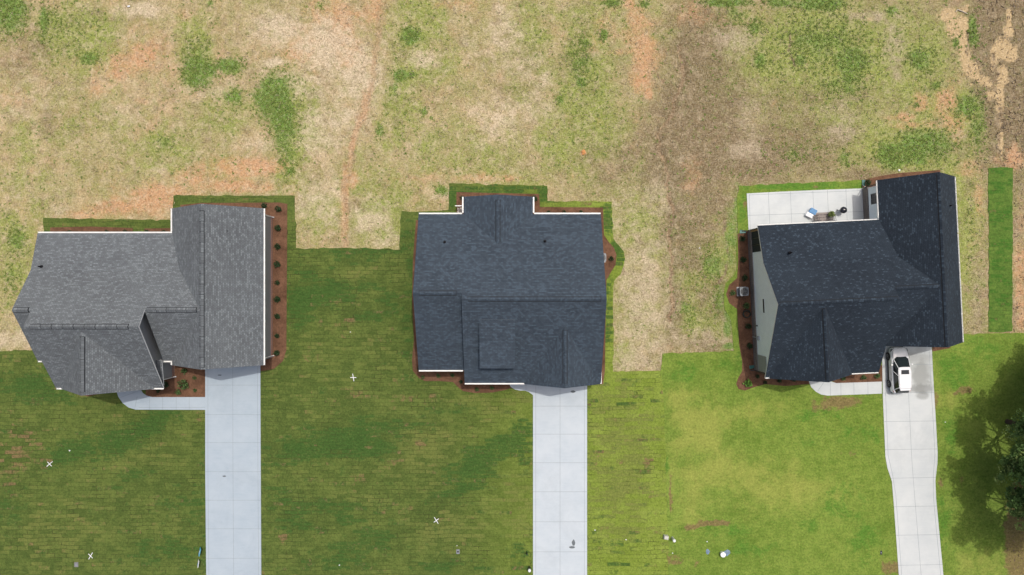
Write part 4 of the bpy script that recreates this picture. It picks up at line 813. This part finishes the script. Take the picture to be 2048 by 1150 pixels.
# ============================================================ the car
def car():
    x, y = 38.32, -8.16; r = empty('parked_car', (x, y, .075), R(2.2), 'white compact SUV with black sunroof parked nose to the garage on the right driveway', 'car')
    PW = NM('white car paint', .22, .55); PW.b.inputs['Coat Weight'].default_value = .6; PW.b.inputs['Coat Roughness'].default_value = .05; PW = PW.color((.78, .79, .80, 1))
    CG = NM('dark car glass', .04, .8).color((.01, .015, .018, 1)); PWR = PW
    BP = plain('black plastic cladding', (.018, .018, .02, 1), .55, .4, .1)
    # stations along length (y: front positive): y, half width, z bottom, shoulder z, top z, top half width
    ST = [(2.26, .52, .36, .55, .66, .42), (2.20, .70, .26, .60, .78, .58), (2.05, .83, .22, .66, .90, .68), (1.75, .90, .20, .74, .985, .74), (1.3, .925, .20, .80, 1.03, .77), (.95, .925, .20, .84, 1.06, .79),
          (.4, .92, .20, .88, 1.08, .80), (-.3, .92, .20, .90, 1.09, .80), (-1.0, .925, .20, .92, 1.10, .79), (-1.6, .92, .22, .94, 1.10, .77), (-1.95, .89, .26, .94, 1.09, .74), (-2.15, .84, .30, .92, 1.06, .70), (-2.26, .72, .36, .86, .98, .60), (-2.29, .58, .40, .78, .88, .48)]
    b = MB(); rings = []
    for (yy, hw, zb, zs, zt, ht) in ST:
        h = [(hw * .86, zb), (hw * .98, zb + .12), (hw, (zb + zs) * .5 + .02), (hw * .985, zs), (ht + .05, zt - .03), (ht * .6, zt + .012), (0, zt + .02)]
        ring_ = [(a, yy, z) for a, z in h] + [(-a, yy, z) for a, z in h[-2::-1]]
        rings.append(ring_)
    for A, B in zip(rings, rings[1:]): b.hull2(A, B, 0, False)
    b.face(rings[0]); b.face(rings[-1])
    o = b.build('body', PW, r, smooth=True); sb = o.modifiers.new('s', 'SUBSURF'); sb.levels = 1; sb.render_levels = 1
    # greenhouse: base ring and roof ring
    base = [(-.74, 1.12), (-.44, 1.36), (.44, 1.36), (.74, 1.12), (.84, .5), (.84, -.9), (.80, -1.85), (.60, -2.22), (-.60, -2.22), (-.80, -1.85), (-.84, -.9), (-.84, .5)]
    top = [(-.58, .34), (-.36, .40), (.36, .40), (.58, .34), (.62, .0), (.62, -.9), (.58, -1.6), (.48, -1.78), (-.48, -1.78), (-.58, -1.6), (-.62, -.9), (-.62, .0)]
    zb = [1.03, 1.03, 1.03, 1.03, 1.08, 1.09, 1.08, 1.05, 1.05, 1.08, 1.09, 1.08]; zt = [1.52, 1.54, 1.54, 1.52, 1.57, 1.58, 1.55, 1.52, 1.52, 1.55, 1.58, 1.57]
    Bp = [(p[0], p[1], z) for p, z in zip(base, zb)]; Tp = [(p[0], p[1], z) for p, z in zip(top, zt)]
    def panel(idx, name):
        q = MB()
        for i in idx: j = (i + 1) % 12; q.face([Bp[i], Bp[j], Tp[j], Tp[i]])
        return q.build(name, CG, r, smooth=False)
    panel([0, 1, 2], 'windshield'); panel([3, 4, 5], 'side_window'); panel([9, 10, 11], 'side_window'); panel([6, 7, 8], 'rear_window')
    pl = MB()
    for i in (3, 0, 6, 9): pl.tube([Bp[i], Tp[i]], .035, 6)
    for i in (4, 11): pl.tube([(Bp[i][0] * 1.0, Bp[i][1] - .55, 1.09), (Tp[i][0] * 1.0, Tp[i][1] - .45, 1.56)], .03, 6)
    pl.build('pillar', PW, r, merge=False)
    rf = MB(); low_ = [(a * 1.05, c * 1.02 + .0, z) for a, c, z in Tp]; mid_ = [(a * 1.0, c * 1.0, z + .05) for a, c, z in Tp]; up = [(a * .84, -.70 + (c + .70) * .88, 1.645) for a, c, z in Tp]
    rf.hull2(low_, mid_, 0, False); rf.hull2(mid_, up, 0, False); rf.face(up); rf.face(low_[::-1]); solve_bevel(rf.build('roof', PW, r, smooth=False), .03, 3)
    sp = MB(); sp.prism([(-.52, -1.76), (.52, -1.76), (.48, -1.90), (-.48, -1.90)], 1.55, 1.60); solve_bevel(sp.build('spoiler', PW, r), .015)
    sr = MB(); sr.prism([(-.38, .12), (.38, .12), (.40, -.30), (-.40, -.30)], 1.63, 1.652); solve_bevel(sr.build('sunroof', CG, r), .01)
    for s in (-1, 1):
        q = MB(); q.tube([(s * .545, -.05, 1.60), (s * .56, -.3, 1.66), (s * .56, -1.2, 1.66), (s * .53, -1.5, 1.59)], .018, 6); q.build('roof_rail', TRIM, r)
        q = MB(); q.tube([(s * .83, .62, 1.10), (s * .96, .60, 1.14)], .02, 6); q.hull2([(s * .92, .55, 1.07), (s * 1.08, .53, 1.09), (s * 1.08, .53, 1.2), (s * .92, .55, 1.2)], [(s * .94, .68, 1.09), (s * 1.05, .65, 1.11), (s * 1.05, .65, 1.18), (s * .94, .68, 1.18)]); q.build('mirror', PW, r, merge=False)
        q = MB(); q.hull2([(s * .60, 2.14, .62), (s * .86, 1.86, .66), (s * .86, 1.84, .80), (s * .60, 2.10, .76)], [(s * .52, 2.25, .64), (s * .80, 2.08, .68), (s * .78, 2.02, .84), (s * .52, 2.16, .80)]); q.build('headlight', plain('headlight lens', (.12, .13, .14, 1), .15, .8), r)
        q = MB(); q.hull2([(s * .55, -2.22, .82), (s * .86, -2.0, .84), (s * .86, -1.98, .98), (s * .55, -2.18, .98)], [(s * .50, -2.29, .84), (s * .80, -2.14, .86), (s * .80, -2.12, .96), (s * .50, -2.26, .96)]); q.build('taillight', plain('red lens', (.35, .01, .01, 1), .2, .6), r)
        q = MB(); q.hull2([(s * .90, 1.0, .22), (s * .945, 1.0, .24), (s * .945, 1.0, .38), (s * .90, 1.0, .4)], [(s * .90, -1.0, .22), (s * .945, -1.0, .24), (s * .945, -1.0, .38), (s * .90, -1.0, .4)]); q.build('sill', BP, r)
        for yy in (1.35, -1.36):
            wx = s * .84
            a = MB(); a.tube([(wx - .06 * s, yy, .335), (wx + .088 * s, yy, .335)], .42, 22); a.build('wheel_arch', BP, r)
            t_ = MB(); t_.tube([(wx - .10 * s, yy, .335), (wx - .09 * s, yy, .335), (wx + .09 * s, yy, .335), (wx + .115 * s, yy, .335)], [.30, .335, .335, .30], 24); wh = t_.build('wheel', plain('tyre rubber', (.015, .015, .016, 1), .8, .2), r)
            m_ = MB(); m_.tube([(wx + .10 * s, yy, .335), (wx + .122 * s, yy, .335)], [.07, .07], 12)
            for k in range(5):
                an = k * 2 * math.pi / 5; m_.tube([(wx + .118 * s, yy, .335), (wx + .119 * s, yy + .24 * math.cos(an), .335 + .24 * math.sin(an))], [.035, .022], 5)
            m_.tube([(wx + .116 * s, yy + .235 * math.cos(k * .314), .335 + .235 * math.sin(k * .314)) for k in range(21)], .018, 5); m_.build('rim', plain('grey alloy', (.22, .23, .24, 1), .35, .6, metal=.6), wh, merge=False)
    q = MB()
    for s in (-1, 1):
        q.tube([(s * .46, 2.12, .80), (s * .72, 1.90, .90), (s * .80, 1.45, 1.0), (s * .78, 1.15, 1.06)], .014, 5)
    q.tube([(-.46, 2.12, .80), (0, 2.2, .79), (.46, 2.12, .80)], .02, 5); q.build('hood_seam', BP, r, merge=False)
    for s in (-1, 1):
        q = MB(); q.tube([(s * .926, .25, .3), (s * .935, .25, .9)], .006, 4); q.tube([(s * .926, -.75, .3), (s * .935, -.75, .9)], .006, 4); q.tube([(s * .93, .9, .35), (s * .925, .95, .85)], .006, 4); q.tube([(s * .925, -1.0, .80), (s * .925, -.8, .80)], .015, 5); q.build('door_seam', BP, r, merge=False)
    q = MB(); q.box(-.5, .5, 2.235, 2.275, .38, .58); q.box(-.62, .62, 2.17, 2.27, .26, .34); q.build('grille', BP, r, merge=False)
    q = MB(); q.box(-.7, .7, -2.32, -2.2, .30, .52); q.build('rear_bumper', BP, r)
    q = MB(); q.box(-.26, .26, -2.31, -2.285, .62, .75); q.build('number_plate', WHP, r)
    q = MB()
    for s in (-.05, .45): q.tube([(s, 1.18, 1.055), (s - .35, .80, 1.23)], .01, 4)
    q.build('wiper', BP, r, merge=False)
car()

# ============================================================ small things on the lawns
def xmark(px, py, a, d, label):
    x, y = W(px, py, .1); b = MB()
    for k, L_ in ((a, .38), (a + d, .30)):
        c, s = math.cos(R(k)), math.sin(R(k)); n = (-s * .03, c * .03); zz = .05 if k == a else .064
        b.prism([(c * L_ - n[0], s * L_ - n[1]), (c * L_ + n[0], s * L_ + n[1]), (-c * L_ + n[0], -s * L_ + n[1]), (-c * L_ - n[0], -s * L_ - n[1])], zz, zz + .012)
    b.tube([(0, 0, -.1), (0, 0, .05)], .02, 6)
    o = b.build('cross_marker', WHP, merge=False); o.location = (x, y, .03); tag(o, label, 'marker', 'white cross markers on the lawn')
xmark(99, 928, 40, 95, 'white cross marker on the far left lawn, leftmost of the four'); xmark(706.5, 755, 100, 80, 'white cross marker on the lawn between the grey and blue roofed houses'); xmark(181, 1112, 60, 75, 'white cross marker nearest the bottom left corner of the lawn'); xmark(872.5, 1041, 122, 95, 'white cross marker on the lower lawn left of the middle driveway')
def sign(px, py, h, wdt, hgt, col_, bars, rz, label, tilt=0):
    x, y = W(px, py, h + .2); r = empty('yard_sign', (x, y, .03), rz, label, 'sign')
    r.rotation_euler = (0, R(tilt), rz); b = MB(); b.box(-.02, .02, -wdt / 2, wdt / 2, h, h + hgt); b.build('panel', col_, r)
    q = MB()
    for (y0, y1, z0, z1) in bars:
        for s in (-.024, .02): q.box(s, s + .004, y0 * wdt, y1 * wdt, h + z0 * hgt, h + z1 * hgt)
    q.build('print', WHP if col_ is not WHP else BLUE, r, merge=False); q = MB()
    for s in (-wdt * .35, wdt * .35): q.tube([(0, s, -.1), (0, s, h)], .012, 5)
    q.build('stake', BLACKM, r, merge=False)
LB = plain('sky blue sign board', (.10, .42, .62, 1), .5, .4)
sign(394, 1102, .3, .72, .55, LB, [(-.35, .3, .6, .75), (-.3, .2, .3, .42)], R(-14), 'light blue yard sign beside the left driveway', 30); sign(391, 1126, .3, .62, .5, WHP, [(-.35, .3, .55, .8), (-.3, .1, .2, .35)], R(-10), 'white yard sign with dark print below the blue sign', 30)
def ubox(px, py, sx, sy, h, rz, mat, label, name='utility_box'):
    x, y = W(px, py, h); r = empty(name, (x, y, .03), rz, label, 'utility box')
    b = MB(); b.prism([(-sx, -sy), (sx, -sy), (sx, sy), (-sx, sy)], -.1, h * .8); b.build('body', mat, r)
    l = MB(); l.hull2([(-sx * 1.08, -sy * 1.08, h * .8), (sx * 1.08, -sy * 1.08, h * .8), (sx * 1.08, sy * 1.08, h * .8), (-sx * 1.08, sy * 1.08, h * .8)], [(-sx * .85, -sy * .85, h), (sx * .85, -sy * .85, h), (sx * .85, sy * .85, h), (-sx * .85, sy * .85, h)]); solve_bevel(l.build('lid', mat, r), .02)
GRB = plain('pale green grey plastic', (.46, .50, .44, 1), .55, .4); TG = plain('tan grey plastic', (.55, .55, .50, 1), .55, .4)
ubox(1333, 1076, .22, .17, .5, R(-8), TG, 'low pale utility box on the lawn left of the cylindrical pedestal')
def pedestal(px, py, rad, h, mat, cap, label, lean=0):
    x, y = W(px, py, h); r = empty('pedestal', (x, y, .03), 0, label, 'utility pedestal')
    b = MB(); b.lathe([(rad, -.1), (rad, h * .75)], n=16); b.build('body', mat, r); l = MB(); l.lathe([(rad * 1.15, h * .75), (rad * 1.15, h * .93), (rad * .8, h)], n=16); l.build('cap', cap, r)
pedestal(1349, 1082, .13, .95, GRB, WHP, 'tall cylindrical utility pedestal with white cap beside the pale box'); pedestal(1059, 1142, .13, .9, BLACKM, WHP, 'dark post with round white cap at the bottom left edge of the middle driveway')
pedestal(1054, 1109, .06, .7, LF_D, BLACKM, 'thin dark green post left of the middle driveway near the bottom')
# bucket of white and cloth beside a blue puddle-like mat
x, y = W(1446, 1109, .4); r = empty('bucket', (x, y, .03), R(20), 'white bucket with lid and wire handle standing on the lawn', 'bucket')
b = MB(); b.lathe([(.2, 0), (.25, .42), (.23, .42)], n=18); b.build('body', WHP, r, smooth=False); b = MB(); b.lathe([(.26, .42), (.26, .46), (.2, .47)], n=18); b.build('lid', WHP, r)
b = MB(); b.tube([(.25 * math.cos(a), .0 + .25 * abs(math.sin(a)) * -1, .40 + .02) for a in np.linspace(0, math.pi, 9)], .01, 5); b.build('handle', BLACKM, r)
BM = plain('faded blue plastic sheet', (.16, .24, .32, 1), .5, .4, .2)
def scrap(px, py, rx, ry, mat, label, seed, name='plastic_scrap', h=.04, cat='litter', group=None):
    x, y = W(px, py); P = ring(rx, ry, 9, .35, seed); g = random.Random(seed); b = MB()
    for i in range(9): j = (i + 1) % 9; b.face([(0, 0, h * 1.5), (P[i][0], P[i][1], h * g.uniform(.2, 1)), (P[j][0], P[j][1], h * .6)]); b.face([(0, 0, 0), (P[j][0], P[j][1], h * .2), (P[i][0], P[i][1], 0)])
    o = b.build(name, mat, merge=True); o.location = (x, y, .035); tag(o, label, cat, group)
scrap(1453, 1106, .34, .3, BM, 'faded blue plastic scrap lying behind the white bucket', 5); scrap(1415, 1103, .2, .26, BM, 'blue plastic scrap on the lawn left of the white bucket', 6)
METAL = plain('grey cast iron', (.22, .24, .27, 1), .5, .5)
def cover(px, py, sx, sy, label, mat=METAL):
    x, y = W(px, py); r = empty('meter_cover', (x, y, .03), 0, label, 'meter cover'); b = MB(); b.box(-sx, sx, -sy, sy, -.05, .02); solve_bevel(b.build('frame', mat, r), .01); q = MB(); q.lathe([(sx * .6, .022), (sx * .6, .035), (sx * .4, .035)], n=16); q.build('lid', BLACKM if mat is METAL else METAL, r)
cover(916, 1103, .16, .22, 'small grey water meter cover in the lawn left of the middle driveway'); cover(153, 1129, .2, .24, 'round grey cleanout cover in the lawn beside the lowest left cross marker', plain('dull grey plastic', (.2, .2, .2, 1), .6, .3)); cover(1762, 1105, .1, .2, 'small dark valve cover beside the right driveway near the bottom', BLACKM)
for i, (px, py, s, lb) in enumerate([(140, 901, .08, 'white paper scrap above and right of the leftmost cross marker'), (679, 1130, .07, 'white paper scrap on the bottom lawn between left and middle driveways'), (701, 664, .05, 'white paper scrap on the lawn above the middle cross marker'), (914, 1091, .05, 'tiny white scrap just above the water meter cover'),
     (1190, 1060, .06, 'white paper scrap right of the middle driveway'), (1252, 1079, .06, 'white paper scrap halfway between the middle driveway and the pale utility box'), (1414, 1083, .07, 'white paper scrap above the blue plastic scrap'), (1798, 341, .13, 'white round scrap on the soil above the charcoal roof'), (258, 13, .12, 'white scrap at the top of the field on the left'), (1345, 1106, .06, 'pale scrap below the cylindrical pedestal'), (1890, 844, .06, 'white scrap on the grass right of the right driveway'), (1399, 496, .07, 'white scrap in the field between the blue and charcoal roofed houses')]):
    scrap(px, py, s, s * .8, WHP, lb, 60 + i, 'paper_scrap', .05, 'litter', 'white scraps on the ground')
scrap(1167, 305, .22, .3, plain('orange clay', (.55, .26, .10, 1), .9, .2), 'bright orange clay lump in the field above the slate blue roofed house', 9, 'clay_lump', .1, 'clay lump')
b = MB(); x, y = W(1925, 22); b.tube([(-.7, -.1, .05), (-.55, .12, .08), (-.1, -.05, .07), (.5, -.3, .05)], [.05, .055, .05, .03], 7); o = b.build('fallen_branch', plain('bleached wood', (.5, .44, .36, 1), .8, .2)); o.location = (x, y, 0); tag(o, 'pale bent fallen branch on the sandy patch at the top right', 'branch')

# wood chips and twigs on the cleared strip, straw bits over the seeded field
def debris(name, n, region, length, width, mat, seed, label=None):
    g = np.random.default_rng(seed); P = []
    while len(P) < n:
        px, py = g.uniform(region[0], region[2]), g.uniform(region[1], region[3])
        if region[4](px, py): P.append(W(px, py))
    P = np.array(P); n = len(P); a = g.uniform(0, math.pi, n); L_ = length * g.uniform(.3, 1, n) ** 1.5; w_ = width * g.uniform(.5, 1.3, n); z = g.uniform(.02, .06, n); tl = g.uniform(-.03, .05, n)
    d = np.stack([np.cos(a), np.sin(a)], 1); q = np.stack([-d[:, 1], d[:, 0]], 1)
    def pt(s, t, dz): return np.concatenate([P + d * (L_ * s)[:, None] + q * (w_ * t)[:, None], (z + tl * s + dz)[:, None]], 1)
    V = np.stack([pt(-1, -1, 0), pt(1, -1, 0), pt(1, 1, 0), pt(-1, 1, 0), pt(-.9, 0, .03), pt(.9, 0, .03)], 1).reshape(-1, 3)
    F = []
    for i in range(n): k = i * 6; F += [(k, k + 1, k + 5, k + 4), (k + 3, k + 4, k + 5, k + 2), (k, k + 4, k + 3), (k + 1, k + 2, k + 5)]
    me = bpy.data.meshes.new(name); me.from_pydata(V.tolist(), [], F); o = link(name, me, None, [mat]); return tag(o, label, None, None, 'stuff')
cleared = lambda x, y: (x > 1955 + 22 * math.sin(y * .03)) and (y < 335 or x > 2027) and y < 662
debris('wood_debris', 1500, (1930, -120, 2200, 662, cleared), .16, .018, plain('pale splintered wood', (.44, .36, .29, 1), .85, .2, .15), 4, 'pale splinters of wood scattered over the cleared soil strip at the right')
debris('twigs', 1300, (1930, -120, 2200, 662, cleared), .22, .022, plain('dark bark pieces', (.10, .075, .058, 1), .9, .2, .2), 5, 'dark twigs and bark on the cleared soil strip at the right')
debris('leaf_litter', 700, (2015, 990, 2200, 1200, lambda x, y: x > 2022 + 10 * math.sin(y * .05)), .10, .04, plain('dry brown leaves', (.20, .14, .11, 1), .9, .2, .3), 6, 'dry brown leaves under the trees at the right edge')

def field_ok(x, y):
    if 60 < x < 350: return y < 430
    if x <= 60: return y < 690
    if x < 592: return y < 385
    if x < 797: return y < 492
    if x < 895: return y < 418
    if x < 1100: return y < 362
    if x < 1229: return y < 398
    if x < 1326: return y < 738 and (x > 1254 or y < 470 or y > 575)
    if x < 1440: return y < 700
    if x < 1745: return y < 355
    if x < 1925: return y < 338
    return 1932 < x < 1974 and y < 660
debris('straw', 15000, (-150, -120, 1976, 740, field_ok), .17, .014, plain('pale dry straw', (.62, .52, .36, 1), .8, .2, .12), 14, 'pale straw strands strewn over the seeded field')
def weeds(name, n, mat, seed, label, lo):
    g = np.random.default_rng(seed); P = []
    while len(P) < n:
        X_ = g.uniform(-56, 48, 4000); Y_ = g.uniform(-8, 34, 4000)
        F = field(X_, Y_, GREEN) * .9 + field(X_, Y_, OLIVE) * .14 + .02 - .1 * field(X_, Y_, STRAW)
        for x, y, f in zip(X_, Y_, F):
            if g.uniform() < max(f, 0) ** 1.3 * lo and field_ok(x * 20 + 1024, 575 - y * 20): P.append((x, y))
    P = np.array(P[:n]); k = 9
    a = g.uniform(0, 2 * math.pi, (n, k)); L_ = g.uniform(.04, .13, (n, k)) * g.uniform(.6, 1.5, (n, 1)); w_ = .018 * g.uniform(.7, 1.6, (n, k)); h = g.uniform(.03, .12, (n, k))
    dx, dy = np.cos(a), np.sin(a); bx_ = P[:, :1] + g.uniform(-.08, .08, (n, k)); by_ = P[:, 1:] + g.uniform(-.08, .08, (n, k)); z0 = np.zeros((n, k))
    V = np.stack([np.stack([bx_ - dy * w_, by_ + dx * w_, z0], -1), np.stack([bx_ + dy * w_, by_ - dx * w_, z0], -1), np.stack([bx_ + dx * L_ + dy * w_ * .6, by_ + dy * L_ - dx * w_ * .6, h], -1), np.stack([bx_ + dx * L_ - dy * w_ * .6, by_ + dy * L_ + dx * w_ * .6, h], -1)], 2).reshape(-1, 3)
    tag(quadmesh(name, V, mat), label, None, None, 'stuff')
weeds('weeds', 7000, leafmat('weed leaves', S(112, 142, 62), S(158, 172, 90)), 21, 'tufts of weeds and new grass sprouting in the seeded field', .5)
